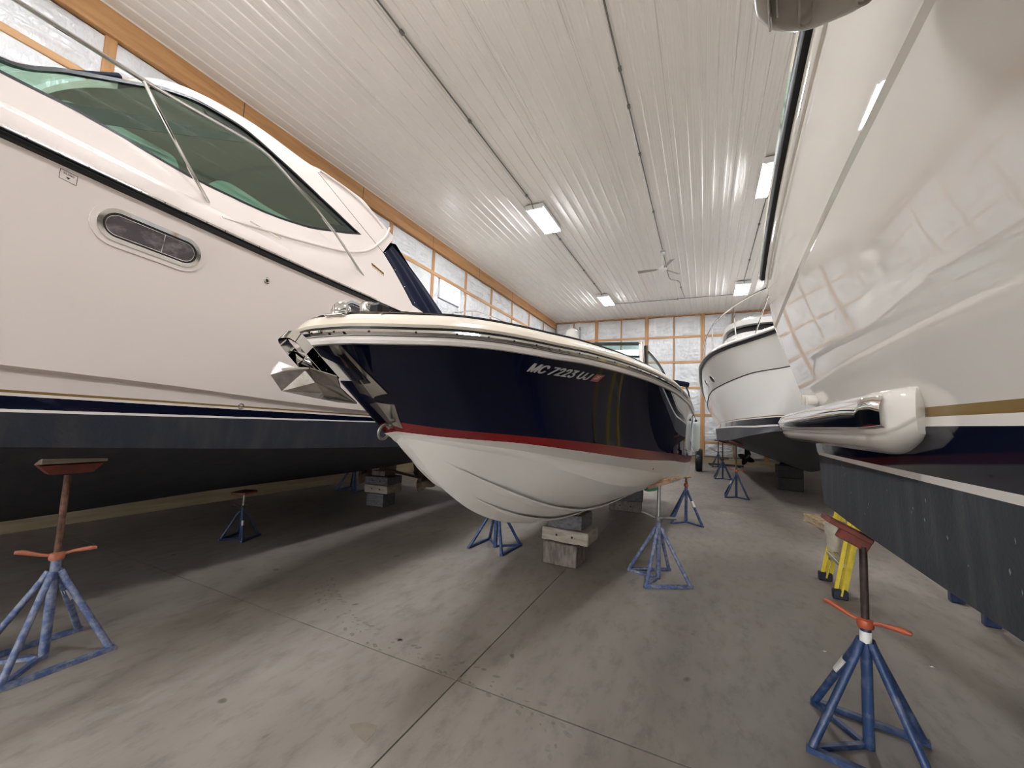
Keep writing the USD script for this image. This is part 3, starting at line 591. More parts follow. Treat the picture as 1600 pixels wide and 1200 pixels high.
cleat('chrome cleat on the navy motorboat foredeck abaft the windlass', -1.10, 1.32, 1.775, .9)
obj(B1, 'drain_fitting', move(lathe([(0, 0), (.012, 0), (.012, .012), (.007, .02), (0, .02)], 12, 'x'), (-.40, 3.62, 1.04)), 'chrome')
SPF = obj(B1, 'swim_platform', cbox(XC-.92, XC+.92, 7.72, 8.30, .93, 1.0, .03), 'gel_white', smooth=40)
obj(B1, 'outdrive', [cbox(XC-.11, XC+.11, 7.72, 8.0, .55, .92, .03), cbox(XC-.06, XC+.06, 7.95, 8.12, .28, .62, .03)] + [move(m, (XC, 8.2, .4)) for m in propeller(.18, 3)], 'black_rubber')
FD = thing('boat_fender', 'white fender hanging at the port stern corner of the navy motorboat', 'fender', (-.13, 7.86, 1.24))
obj(FD, 'bladder', lathe([(0, -.26), (.04, -.25), (.062, -.19), (.066, 0), (.062, .19), (.04, .25), (0, .26)], 18), 'seat_vinyl', smooth=60)
obj(FD, 'eyelet', lathe([(0, .25), (.02, .25), (.02, .29), (0, .29)], 10), 'black_rubber')
obj(FD, 'rope', tube([(0, 0, .28), (-.03, -.05, .36), (-.06, -.12, .42)], .006, 6), 'canvas_navy')

# ------------------------------------------------------------------ 2. white express cruiser on the left
X2 = -4.6
l_sheer = Curve(X2, [(-4.2,0,3.0),(-4.1,.2,3.0),(-3.6,.6,2.96),(-2.6,1.1,2.86),(-1.2,1.5,2.74),(0,1.66,2.65),(.6,1.70,2.605),(1.7,1.715,2.53),(3.4,1.71,2.46),(5,1.69,2.41),(6.7,1.64,2.37)])
l_knu = Curve(X2, [(-3.7,0,1.88),(-2.5,.72,1.76),(-1,1.36,1.64),(.66,1.655,1.55),(1.25,1.66,1.52),(2.2,1.66,1.455),(3.37,1.655,1.405),(6.7,1.60,1.35)])
l_knu2 = Curve(X2, [(-3.68,0,1.862),(-2.5,.70,1.742),(-1,1.335,1.622),(.66,1.628,1.532),(1.25,1.633,1.502),(2.2,1.634,1.438),(3.37,1.63,1.389),(6.7,1.575,1.336)])
def lw(d):  # waterline stripes parallel to the boot line; z given at y=.64 and y=3.4
    z0, z1 = d; zz = lambda y: z0+(z1-z0)*(y-.64)/2.76
    return Curve(X2, [(-3.45,0,zz(0)+.09),(-2.4,.66,zz(0)+.045),(-1,1.31,zz(0)+.012),(.66,1.62,zz(.66)),(1.25,1.625,zz(1.25)),(2.2,1.625,zz(2.2)),(3.37,1.62,zz(3.37)),(6.7,1.57,zz(3.37)-.045)])
l_g1, l_g2, l_b1, l_b2, l_w2 = lw((1.437, 1.374)), lw((1.424, 1.363)), lw((1.409, 1.349)), lw((1.346, 1.316)), lw((1.331, 1.306))
l_chi = Curve(X2, [(-3.2,0,1.46),(-2.3,.6,1.36),(-1,1.26,1.25),(.7,1.60,1.165),(2,1.61,1.10),(3.6,1.60,1.045),(6.7,1.55,.95)])
l_keel = Curve(X2, [(-3.15,0,1.40),(-2.5,0,1.0),(-1.5,0,.66),(-.3,0,.525),(1.2,0,.50),(2.7,0,.535),(4.2,0,.535),(5.8,0,.575),(6.7,0,.60)])
B2 = thing('cabin_cruiser', 'large white cabin cruiser on the left with black boot stripe and tinted wraparound windshield', 'boat')
obj(B2, 'hull_topside', band(l_sheer, l_knu, 14, -.02), 'gel_warm', smooth=60)
obj(B2, 'spray_knuckle', band(l_knu, l_knu2, 2), 'gel_warm', smooth=False)
obj(B2, 'lower_topside', band(l_knu2, l_g1, 3), 'gel_warm', smooth=60)
obj(B2, 'gold_stripe', band(l_g1, l_g2, 2), 'gold', smooth=60)
obj(B2, 'white_stripe', band(l_g2, l_b1, 2), 'gel_warm', smooth=60)
obj(B2, 'boot_stripe', band(l_b1, l_b2, 2), 'navy_stripe', smooth=60)
obj(B2, 'white_stripe', band(l_b2, l_w2, 2), 'white_stripe', smooth=60)
obj(B2, 'bottom_side', band(l_w2, l_chi, 4), 'bottom_left', smooth=60)
obj(B2, 'hull_bottom', band(l_chi, l_keel, 10, .02, -.01), 'bottom_left', smooth=60)
obj(B2, 'transom', transom([l_sheer, l_knu, l_g1, l_w2, l_chi, l_keel]), 'gel_warm', smooth=False)
L2 = loop(l_sheer)
obj(B2, 'rub_rail', sweep(L2, [(-.01, -.030), (.026, -.024), (.032, -.012), (.026, -.004), (-.01, -.004)]), 'black_rubber', smooth=40)
RR = obj(B2, 'rub_rail_insert', sweep(L2, [(-.01, -.004), (.022, -.003), (.036, .006), (.030, .020), (.014, .026), (-.01, .026)]), 'chrome', smooth=50, label='stainless strip on the rub rail')
obj(B2, 'gunwale_moulding', sweep(L2, [(-.03, .026), (.006, .026), (.008, .036), (-.004, .06), (-.03, .12), (-.06, .165), (-.1, .17)]), 'gel_warm', smooth=50)
scr = []
for i in range(2, len(L2)-2):
    a, b = L2[i], L2[i+1]
    for q in (0., .5):
        pt = a+(b-a)*q; t = b-a; n = np.array([t[1], -t[0], 0]); n /= np.linalg.norm(n)+1e-9
        if n @ (pt-[X2, 1, 2.5]) < 0: n = -n
        scr.append(move(trimesh.creation.icosphere(1, .004), pt+n*.0335+[0, 0, .010]))
obj(B2, 'rail_screws', scr, 'dark_band', smooth=True, kind='stuff')
k1, k2 = offset_curve(l_sheer, .10, .165, -4.0), offset_curve(l_sheer, .42, .22, -3.4); k3 = offset_curve(l_sheer, 9., .30, -3.4)
obj(B2, 'side_deck', band(k1, k2, 4) + band(k2, k3, 4, 0, .04), 'gel_warm', smooth=60)
# cabin side shell: x leans inwards with height
KS = .42
def shell(side, off=0.):
    return lambda a, b, t: np.column_stack([X2+side*((-2.93-KS*(b-2.6))-X2-off+t), a, b])
def rnd(pts, n=80): return smooth_path(np.column_stack([np.array(pts), np.zeros(len(pts))]), n)[:, :2]
low = rnd([(-.60,3.00),(-.1,2.965),(.557,2.94),(.739,2.94),(.939,2.925),(1.191,2.885),(1.40,2.865),(1.786,2.872),(2.174,2.931),(2.532,3.05),(2.904,3.20)])
upp = rnd([(-.60,3.00),(.0,3.02),(.30,3.03),(.557,3.048),(.781,3.202),(1.069,3.40),(1.283,3.54),(1.53,3.623),(1.761,3.639),(2.066,3.554),(2.475,3.384),(2.904,3.20)])
win = Polygon(np.vstack([low, upp[::-1][1:-1]])).buffer(0)
roofp = rnd([(.95,3.28),(1.06,3.40),(1.175,3.525),(1.41,3.662),(1.677,3.725),(1.933,3.748),(2.412,3.712),(2.561,3.74),(3.045,3.718),(3.281,3.564),(3.468,3.451)])
side_poly = Polygon(np.vstack([[(-1.0, 2.76), (-.75, 2.99), (-.60, 3.00)], upp[1:26], roofp, [(3.40, 3.36), (3.178, 3.123), (3.27, 2.98), (3.36, 2.80), (3.45, 2.60), (3.8, 2.52), (3.9, 2.44), (2, 2.52), (1, 2.56), (0, 2.62)]])).buffer(0)
if side_poly.geom_type != 'Polygon': side_poly = max(side_poly.geoms, key=lambda g: g.area)
win_in = win.buffer(-.022)
cut = side_poly.difference(win.buffer(-.004))
glass_up = Polygon([(.772, 2.873), (1.177, 3.113), (1.902, 3.562), (2.2, 3.7), (1.95, 3.72), (1.854, 3.588), (1.185, 3.219), (.72, 2.95)])
for s in (1, -1):
    for g in (getattr(cut, 'geoms', [cut])):
        if g.area > .01: obj(B2, 'cabin_side', prism(g, shell(s), .03, .12), 'gel_warm', smooth=30)
    fr = obj(B2, 'window_frame', prism(win.difference(win_in), shell(s, .004), .034, .2), 'black_frame', smooth=False)
    obj(B2, 'window_glass', prism(win_in, shell(s, -.012), .006, .2), 'boat_glass', smooth=False)
    obj(B2, 'window_mullion', prism(glass_up.intersection(win), shell(s, .006), .010, .2), 'dark_band', smooth=False)
# aft dark gasket of the glass
gask = win.difference(win.buffer(-.085)).intersection(Polygon([(1.55, 3.50), (1.35, 3.9), (3.2, 3.9), (3.2, 3.0), (2.75, 3.06), (2.60, 3.10), (2.2, 3.28), (1.9, 3.42)]))
for s in (1, -1):
    for g in getattr(gask, 'geoms', [gask]): obj(B2, 'window_gasket', prism(g, shell(s, .006), .02, .2), 'black_frame', smooth=False)
# moulded ridge under the window, seam and roof rail
ridge = smooth_path([(.3, 2.79), (.97, 2.775), (1.664, 2.70), (1.965, 2.745), (2.30, 2.81), (2.643, 2.90), (2.98, 3.08), (3.16, 3.25), (3.317, 3.385), (3.44, 3.52)] and [(1.50, 2.66, 0), (1.70, 2.70, 0), (1.965, 2.745, 0), (2.30, 2.81, 0), (2.643, 2.90, 0), (2.95, 3.05, 0), (3.15, 3.22, 0), (3.317, 3.385, 0), (3.43, 3.54, 0)], 40)
for s in (1, -1):
    q = shell(s, .0)(ridge[:, 0], ridge[:, 1], np.full(len(ridge), .031)); obj(B2, 'cabin_ridge', tube(q, .012, 8), 'gel_warm')
    q = shell(s, .0)(np.array([2.497, 3.178]), np.array([3.678, 3.123]), np.full(2, .031)); obj(B2, 'panel_seam', tube(q, .0022, 6), 'seam_dark')
    q = shell(s)(*[np.array(z) for z in zip(*[(2.52, 3.71), (2.75, 3.705), (3.0, 3.66), (3.22, 3.54), (3.30, 3.47)])], np.full(5, .036)); obj(B2, 'roof_hand_rail', tube(smooth_path(q, 20), .014, 8), 'gel_warm')
# roof across, raked front windshield across
up26 = upp[(upp[:, 0] >= -.6) & (upp[:, 0] <= 1.0)]
def across(line, rows, camber, off=0., sag=0.):
    y, z = line[:, 0], line[:, 1]; x0 = -2.93-KS*(z-2.6)-off; half = x0-X2; u = np.linspace(1, -1, rows)
    return np.stack([np.column_stack([X2+half*k, y-sag*(1-k*k), z+camber*(1-k*k)]) for k in u], 1)
obj(B2, 'windshield_glass', grid(across(up26, 17, .20, .015, .10)), 'boat_glass', smooth=60)
ru = roofp[roofp[:, 0] > 1.0]; P = across(ru, 17, .20, 0., .10); obj(B2, 'hardtop', [grid(P), grid(P-[0, 0, .05], True), grid(np.stack([P[0], P[0]-[0, 0, .05]])), grid(np.stack([P[-1], P[-1]-[0, 0, .05]]))], 'gel_warm', smooth=40)
obj(B2, 'foredeck', grid(across(rnd([(-4.0, 2.96), (-2.5, 2.98), (-1, 2.95), (-.62, 3.0)], 20)[5:], 9, .10, .25)), 'gel_warm', smooth=60)
# interior seen through the glass
obj(B2, 'saloon_floor', box(X2-1.3, X2+1.3, -.4, 6.2, 2.2, 2.24), 'interior', smooth=False)
obj(B2, 'aft_bulkhead', box(X2-1.25, X2+1.2, 3.12, 3.16, 2.24, 3.5), 'interior', smooth=False)
obj(B2, 'seat_back', prism(Polygon(rnd([(.80, 3.0), (.86, 3.15), (1.06, 3.155), (1.38, 3.145), (1.43, 3.07), (1.43, 2.5), (.80, 2.5), (.80, 3.0)], 60)), lambda a, b, t: np.column_stack([-3.50+t, a, b]), .12, .2), 'seat_vinyl', smooth=30)
obj(B2, 'seat_back', prism(Polygon(rnd([(1.60, 2.6), (1.62, 3.05), (1.69, 3.135), (1.76, 3.155), (2.09, 3.115), (2.36, 3.10), (2.55, 3.04), (2.6, 2.6), (1.60, 2.6)], 60)), lambda a, b, t: np.column_stack([-3.50+t, a, b]), .12, .2), 'seat_vinyl', smooth=30)
obj(B2, 'helm_console', cbox(-4.6, -3.75, .5, 1.0, 2.24, 3.05, .04), 'interior')
# canvas at the cockpit
cv = []
U, V_ = np.meshgrid(np.linspace(0, 1, 30), np.linspace(0, 1, 18), indexing='ij')
A0, A1 = np.array([(3.19, 3.12), (3.27, 2.98), (3.38, 2.78), (3.62, 2.45)]), np.array([(3.56, 3.40), (3.72, 3.25), (3.95, 2.95), (4.25, 2.44)])
a0, a1 = smooth_path(np.column_stack([A0, 0*A0[:, :1]]), 18)[:, :2], smooth_path(np.column_stack([A1, 0*A1[:, :1]]), 18)[:, :2]
yz = a0[None]*(1-U[..., None])+a1[None]*U[..., None]
for s in (1, -1):
    x = X2+s*((-2.93-KS*(yz[..., 1]-2.6))-X2+.012+.024*np.sin(U*17+V_*2.)*np.sin(np.pi*U)*(.35+V_)-.25*U**2*(1-V_)*.4)
    P = np.stack([x, yz[..., 0], yz[..., 1]], -1); obj(B2, 'cockpit_canvas', [grid(P), grid(P-[s*.006, 0, 0], True)], 'canvas_navy', smooth=60)
P0 = np.stack([np.column_stack([np.linspace(-3.30, X2-1.30, 13), 3.56+0*np.linspace(0, 1, 13), 3.40+.3*np.sin(np.linspace(0, np.pi, 13))]), np.column_stack([np.linspace(-2.95, X2-1.62, 13), np.full(13, 4.25), np.full(13, 2.50)])], 0)
P0 = P0[:1]*(1-np.linspace(0, 1, 10)[:, None, None])+P0[1:]*np.linspace(0, 1, 10)[:, None, None]
obj(B2, 'cockpit_canvas', [grid(P0), grid(P0-[0, .006, 0], True)], 'canvas_navy', smooth=60)
obj(B2, 'snap_fastener', [move(trimesh.creation.icosphere(1, .0055), shell(1)(np.array([q[0]]), np.array([q[1]]), np.array([.05]))[0]) for q in a0[[0, 4, 8, 12, 15]]], 'chrome', smooth=True, kind='stuff')
# foredeck sun awning rolled up in front of the glass
obj(B2, 'rolled_cover', tube(smooth_path([(-3.24, .76, 3.215), (-3.27, .90, 3.315), (-3.31, 1.04, 3.425)], 12), np.linspace(.006, .022, 12), 8), 'canvas_navy', label='rolled navy cover along the windshield edge')
# bow rail
RL = obj(B2, 'bow_rail', tube(smooth_path([(-3.3, -1.6, 3.50), (-3.02, -.5, 3.37), (-2.95, .3, 3.29), (-2.95, .54, 3.275), (-2.95, 1.03, 3.27), (-2.95, 1.68, 3.30), (-2.95, 2.02, 3.18), (-2.95, 2.39, 2.985), (-2.955, 2.70, 2.76), (-2.955, 2.91, 2.60)], 70), .0125, 10), 'chrome')
for s_ in ([(-2.95, 1.03, 3.27), (-2.95, 1.20, 3.03), (-2.958, 1.43, 2.735)], [(-3.02, -.5, 3.37), (-3.05, -.1, 2.85)]): obj(RL, 'stanchion', tube(smooth_path(s_, 10), .0115, 10), 'chrome')
# port lights, through-hulls, sticker, nameplate
def capsule(y, z, L_, H, tilt):
    q = LineString([(-(L_-H)/2, 0), ((L_-H)/2, 0)]).buffer(H/2, 24); c, s = math.cos(tilt), math.sin(tilt)
    return Polygon([(y+a*c-b*s, z+a*s+b*c) for a, b in q.exterior.coords])
def hullx(A, B, y, z):
    ya, yb = A.c, B.c; ha, za = np.interp(y, ya[:, 0], ya[:, 1]), np.interp(y, ya[:, 0], ya[:, 2]); hb, zb = np.interp(y, yb[:, 0], yb[:, 1]), np.interp(y, yb[:, 0], yb[:, 2])
    w = (za-z)/(za-zb); return A.xc+ha*(1-w)+hb*w-.02*4*w*(1-w)
onside = lambda off: (lambda a, b, t: np.column_stack([hullx(l_sheer, l_knu, a, b)+off+t, a, b]))
def port(y, z, L_, H, tilt):
    o = capsule(y, z, L_+.10, H+.10, tilt); a = capsule(y, z, L_+.045, H+.045, tilt); b = capsule(y, z, L_, H, tilt); c = capsule(y, z, L_-.022, H-.022, tilt)
    pl = obj(B2, 'port_light', prism(a.difference(b), onside(-.002), .014, .05), 'chrome', smooth=30, label='oval stainless port light in the hull side')
    obj(pl, 'recess_rim', prism(o.difference(a), onside(-.004), .010, .05), 'gel_warm', smooth=False)
    obj(pl, 'gasket', prism(b.difference(c), onside(-.002), .009, .05), 'black_frame', smooth=False)
    obj(pl, 'inner_rim', prism(c.difference(c.buffer(-.004)), onside(-.002), .010, .05), 'chrome', smooth=False)
    obj(pl, 'insect_screen', prism(c, onside(-.002), .006, .06), 'screen', smooth=False)
    obj(pl, 'divider', prism(LineString([(y+.045, z-H*.46), (y+.052, z+H*.46)]).buffer(.002).intersection(c), onside(0), .008, None), 'chrome', smooth=False)
port(1.148, 2.352, .445, .135, -.07)
port(2.80, 2.30, .50, .15, -.06)
for (y, z) in ((1.83, 2.335), (1.78, 1.41)):
    x = hullx(l_sheer, l_knu, y, z) if z > 1.6 else X2+1.62
    th = obj(B2, 'through_hull', move(lathe([(.011, 0), (.024, 0), (.024, .006), (.018, .010), (.012, .008), (.011, 0)], 20, 'x'), (x-.001, y, z)), 'chrome', smooth=40)
    obj(th, 'bore', move(lathe([(0, .002), (.012, .002), (.012, .005), (0, .005)], 16, 'x'), (x-.001, y, z)), 'black_rubber')
st = Polygon([(.748, 2.502), (.812, 2.492), (.812, 2.540), (.748, 2.549)])
ST = obj(B2, 'sling_sticker', prism(st.difference(st.buffer(-.0016)), onside(.0005), .001, .03), 'text_black', smooth=False, label='small outlined lifting-point sticker reading SLING')
sl = meshkit.text_mesh('SLING', .010, .001); v = sl.vertices; v = v-[v[:, 0].mean(), 0, 0]
obj(ST, 'sticker_text', trimesh.Trimesh(onside(.0005)(v[:, 0]*.95+.780, v[:, 1]+2.5275-(v[:, 0])*.15, v[:, 2]), sl.faces, process=False), 'text_black', smooth=False)
obj(ST, 'sticker_arrow', prism(Polygon([(.772, 2.519), (.788, 2.517), (.780, 2.508)]), onside(.0005), .001, None), 'text_black', smooth=False)
# gold nameplate: an illegible word over a row of spaced small letters
NP = obj(B2, 'gold_nameplate', [prism(sbox(2.935+k*.026, 2.876-k*.009, 2.957+k*.026, 2.902-k*.009).difference(sbox(2.942+k*.026, 2.884-k*.009, 2.950+k*.026, 2.894-k*.009)), shell(1, -.031), .005, None) for k in range(6)], 'gold_metal', smooth=False, label='small gold nameplate with tiny spaced letters')
obj(NP, 'nameplate_letters', [prism(sbox(2.94+k*.026, 2.855-k*.009, 2.946+k*.026, 2.865-k*.009), shell(1, -.031), .002, None) for k in range(6)], 'gold_metal', smooth=False)
obj(B2, 'deck_vent', [tube(shell(1)(np.array([1.70, 1.78]), np.array([2.735, 2.722]), np.full(2, .032)), .006, 6), tube(shell(1)(np.array([1.80, 1.93]), np.array([2.722, 2.705]), np.full(2, .032)), .007, 6)], 'chrome')
# running gear
for s in (1, -1):
    obj(B2, 'propeller_shaft', cyl((X2+s*.62, 4.3, .66), (X2+s*.62, 5.27, .41), .02), 'bronze')
    obj(B2, 'strut', [bar((X2+s*.62, 5.15, .46), (X2+s*.62, 5.05, .82), .14, .035, (0, 1, 0))], 'bronze')
    obj(B2, 'propeller', [move(m, (X2+s*.62, 5.27, .41)) for m in propeller(.235, 4)], 'bronze', smooth=40)
    obj(B2, 'rudder', [cbox(X2+s*.62-.02, X2+s*.62+.02, 5.75, 6.05, .32, .80, .015)], 'bronze')

# ------------------------------------------------------------------ 3. white cruiser filling the right side
X3 = 2.5
def r3(*a): return Curve(X3, a)
YY = [-3, -2, -1, 0, .7, 1.4, 2.1, 2.8]
def run(hb0, y0, a, zf, ys, bow):   # smooth after part of a longitudinal line: half-beam is a parabola in y, height linear
    return r3(*bow, *[(y, hb0-a*(y-y0)**2, zf(y)) for y in YY+[ys]])
zl = lambda z0, z1: (lambda y: z0+(z1-z0)*(y/3.5))
r_sheer = run(2.160, .3, .0100, lambda y: 2.935-.064*y-.0022*y*y, 3.80, [(-7.5,0,3.42),(-7.45,.15,3.42),(-7.1,.45,3.40),(-6,1.05,3.34),(-4.5,1.68,3.21)])
r_cr1 = run(2.083, 1., .0090, lambda y: 2.375-.054*y, 3.56, [(-7.2,0,3.02),(-6.6,.45,2.95),(-5.4,1.15,2.76)])
r_cr2 = run(2.069, 1., .0090, lambda y: 2.358-.054*y, 3.55, [(-7.18,0,3.0),(-6.6,.435,2.93),(-5.4,1.135,2.742)])
def rw(z0, z1, hb, ys): return run(hb, 1.3, .0095, zl(z0, z1), ys, [(-6.2,0,z0+.12),(-5.4,.55,z0+.06),(-4.4,1.15,z0+.03)])
r_g1, r_g2, r_b1, r_b2, r_w2 = rw(1.490, 1.488, 1.90, 3.24), rw(1.461, 1.459, 1.90, 3.23), rw(1.433, 1.431, 1.90, 3.22), rw(1.290, 1.280, 1.89, 3.15), rw(1.262, 1.262, 1.885, 3.13)
r_chi = r3((-5.6,0,1.42),(-4.5,.7,1.25),(-3,1.35,1.08),(0,1.86,.975),(1.3,1.87,.965),(2.2,1.87,.97),(2.98,1.865,.99))
r_keel = r3((-5.5,0,1.36),(-4.6,0,.9),(-3.4,0,.6),(-1,0,.5),(1,0,.5),(2.95,0,.52))
B3 = thing('motor_yacht', 'huge glossy white motor yacht hull filling the right side with gold and black stripes', 'boat')
obj(B3, 'hull_flare', band(r_sheer, r_cr1, 8, .008), 'gel_white', smooth=60)
obj(B3, 'hull_knuckle', band(r_cr1, r_cr2, 2), 'gel_white', smooth=False)
obj(B3, 'hull_topside', band(r_cr2, r_g1, 16, .006), 'gel_white', smooth=60)
obj(B3, 'gold_stripe', band(r_g1, r_g2, 2), 'gold', smooth=60)
obj(B3, 'white_stripe', band(r_g2, r_b1, 2), 'gel_white', smooth=60)
obj(B3, 'boot_stripe', band(r_b1, r_b2, 3), 'navy_stripe', smooth=60)
obj(B3, 'white_stripe', band(r_b2, r_w2, 2), 'white_stripe', smooth=60)
obj(B3, 'bottom_side', band(r_w2, r_chi, 5, .0), 'bottom_right', smooth=60)
chips = []; rc = random.Random(11)
for _ in range(26):
    y, z = rc.uniform(1.0, 2.6), rc.uniform(1.02, 1.24); ha, za = r_w2.at(y); hb_, zb = r_chi.at(y); w_ = (za-z)/(za-zb); x = X3-(ha*(1-w_)+hb_*w_)-.0012; a_, b_ = rc.uniform(.002, .005), rc.uniform(.003, .011)
    chips.append(trimesh.Trimesh([(x, y-a_, z), (x, y, z-b_), (x, y+a_, z+.2*b_), (x, y+.3*a_, z+b_)], [(0, 1, 2), (0, 2, 3)], process=False))
obj(B3, 'paint_chip', chips, 'conduit_grey', smooth=False, kind='stuff')
obj(B3, 'hull_bottom', band(r_chi, r_keel, 8, .02), 'bottom_right', smooth=60)
obj(B3, 'transom', transom([r_sheer, r_cr1, r_g1, r_w2, r_chi, r_keel]), 'gel_white', smooth=False)
L3 = loop(r_sheer)
obj(B3, 'rub_rail', sweep(L3, [(-.01, -.034), (.040, -.032), (.052, -.016), (.052, .012), (.038, .03), (-.01, .03)]), 'black_rubber', smooth=40)
obj(B3, 'rub_rail_insert', sweep(L3, [(.050, .002), (.060, .008), (.056, .022), (.042, .031)]), 'chrome', smooth=50, label='polished strip along the rub rail')
obj(B3, 'gunwale_moulding', sweep(loop(r_sheer, dz=-.036), [(-.02, .0), (.018, -.002), (.014, -.022), (.006, -.034), (.004, -.065), (-.02, -.07)]), 'gel_white', smooth=30)
obj(B3, 'deck', band(r_sheer, offset_curve(r_sheer, 9., .12, -7.0), 8, 0, .03), 'gel_white', smooth=60)
obj(B3, 'deckhouse', [cbox(X3-1.55, X3+1.55, -3.4, 2.4, 2.9, 4.1, .25)], 'gel_white', smooth=40)
obj(B3, 'deckhouse_window', [cbox(X3-1.56, X3+1.56, -2.9, 1.9, 3.35, 3.85, .06)], 'dark_band', smooth=False)
for (y, z, a) in ((1.70, 1.62, 0), (2.62, 1.60, 0)): pass
# side-wrapped swim platform with stainless strip
def plat(side):
    ys = np.r_[np.linspace(1.40, 1.75, 8), np.linspace(1.9, 3.3, 10), 3.45, 3.55, 3.62, 3.66]
    P, Q = [], []
    for y in ys:
        f = np.clip((y-1.40)/.30, 0, 1); tail = np.sqrt(np.clip((3.67-y)/.27, 0.02, 1)); out = (2.012-1.90)*np.sqrt(f)*tail*.9+.022*f
        z0 = 1.335+.012*(y-1.4)*0 + (1-f)**2*.075; zt = 1.560-.020*(y-1.4)*.9
        hb = 1.885; base = hb-.06 if y < 3.2 else hb-.06
        fr_ = 1.-f; prof = [(base, z0), (hb+out*.25, z0+.001), (hb+out*.72, z0+.022), (hb+out*.90, z0+.052), (hb+out*.88, z0+.062), (hb+out*.93, z0+.066), (hb+out*1.0, z0+.078), (hb+out*1.0, zt-.062), (hb+out*.93, zt-.030), (hb+out*.80, zt-.012), (hb+out*.45, zt), (base, zt+.014)]
        P.append([(X3+side*a, y+.30*max(0., (3.3-y)/1.9)**2*np.clip(1-(a-base)/.16, 0, 1)+.06, b) for a, b in prof])
    return np.array(P)
for s in (-1, 1):
    P = plat(s); SPB = obj(B3, 'side_platform', [grid(P)] + [trimesh.Trimesh(np.vstack([P[e], P[e].mean(0)]), [(i, (i+1) % 12, 12) for i in range(12)], process=False) for e in (0, -1)], 'gel_white', smooth=32)
    q = P[5:, 6:9].copy(); q[..., 0] += s*.004; c = P[5:, 6:9].mean(1)
    strip = np.stack([P[4:, 6]+[s*.002, 0, .004], P[4:, 6]+[s*.014, 0, .012], P[4:, 7]+[s*.016, 0, -.004], P[4:, 8]+[s*.008, 0, .0]], 1)
    obj(SPB, 'stainless_strip', grid(strip), 'chrome', smooth=60, label='wide polished stainless strip on the platform side')
obj(B3, 'swim_platform', cbox(X3-1.80, X3+1.80, 3.0, 3.66, 1.36, 1.53, .05), 'gel_white', smooth=40)
obj(B3, 'exhaust_flap', [move(lathe([(0, 0), (.035, 0), (.035, .02), (.02, .035), (0, .035)], 18, 'x'), (.575, y, 1.585), rz=0) for y in (2.99, 2.93)] and [cyl((.60, 2.98, 1.595), (.535, 2.98, 1.595), .030, 18), cyl((.60, 2.92, 1.590), (.55, 2.92, 1.590), .028, 18)], 'gel_white', smooth=40)

# ------------------------------------------------------------------ 4. white cruiser beyond, bow towards the viewer
X4 = 1.85
k_sheer = Curve(X4, [(7.0,0,3.12),(7.03,.2,3.12),(7.2,.45,3.10),(7.7,.80,3.035),(8.13,1.12,2.99),(8.54,1.46,2.94),(8.94,1.69,2.89),(9.57,1.85,2.82),(10.27,1.925,2.74),(11.2,1.93,2.65),(13,1.90,2.52),(17.3,1.72,2.33)])
k_cre = Curve(X4, [(7.3,0,2.52),(7.5,.25,2.50),(8.0,.69,2.45),(8.39,1.02,2.43),(9.02,1.29,2.38),(9.79,1.54,2.31),(10.56,1.69,2.25),(11.45,1.75,2.18),(13,1.76,2.10),(17.2,1.62,1.95)])
def kw(z0, z1): return Curve(X4, [(7.6,0,z0+.04),(7.8,.42,z0+.01),(8.0,.74,z0),(8.6,1.02,z0-.03),(9.6,1.28,z0+(z1-z0)*.35),(11,1.42,z0+(z1-z0)*.55),(13,1.47,z0+(z1-z0)*.7),(17.1,1.46,z1)])
k_g1, k_g2, k_b1, k_b2, k_w2 = kw(1.66, 1.475), kw(1.645, 1.46), kw(1.625, 1.445), kw(1.505, 1.375), kw(1.475, 1.355)
k_chi = Curve(X4, [(7.7,0,1.45),(7.75,.35,1.42),(7.85,.77,1.39),(8.6,1.05,1.30),(9.41,1.30,1.19),(10.5,1.40,1.13),(13,1.45,1.06),(17.0,1.42,.97)])
k_keel = Curve(X4, [(7.72,0,1.40),(8.2,0,1.0),(9,0,.72),(10,0,.62),(13,0,.58),(17,0,.6)])
B4 = thing('sport_cruiser', 'white sport cruiser at the back with stainless bow rail and two oval hull vents', 'boat')
obj(B4, 'hull_flare', band(k_sheer, k_cre, 8, .0), 'gel_cool', smooth=60)
obj(B4, 'hull_topside', band(k_cre, k_g1, 8, .0), 'gel_cool', smooth=60)
obj(B4, 'gold_stripe', band(k_g1, k_g2, 2), 'gold', smooth=60)
obj(B4, 'white_stripe', band(k_g2, k_b1, 2), 'gel_cool', smooth=60)
obj(B4, 'boot_stripe', band(k_b1, k_b2, 2), 'navy_stripe', smooth=60)
obj(B4, 'white_stripe', band(k_b2, k_w2, 2), 'gel_cool', smooth=60)
obj(B4, 'bottom_side', band(k_w2, k_chi, 4), 'bottom_back', smooth=60)
obj(B4, 'hull_bottom', band(k_chi, k_keel, 8, .01), 'bottom_back', smooth=60)
obj(B4, 'transom', transom([k_sheer, k_cre, k_g1, k_w2, k_chi, k_keel]), 'gel_cool', smooth=False)
L4 = loop(k_sheer); obj(B4, 'rub_rail', sweep(L4, [(-.01, -.05), (.025, -.04), (.04, 0), (.025, .035), (-.01, .04)]), 'black_frame', smooth=40)
obj(B4, 'rub_rail_insert', sweep(L4, [(.03, -.006), (.05, .006), (.042, .026), (.024, .03)]), 'chrome', smooth=50)
obj(B4, 'gunwale_moulding', sweep(L4, [(-.02, .04), (.015, .04), (0, .085), (-.05, .11), (-.08, .1)]), 'gel_cool', smooth=50)
obj(B4, 'knuckle_groove', [tube(k_cre.side(-1)+[-.004, 0, 0], .009, 6), tube(k_cre.side(1)+[.004, 0, 0], .009, 6)], 'dark_band')
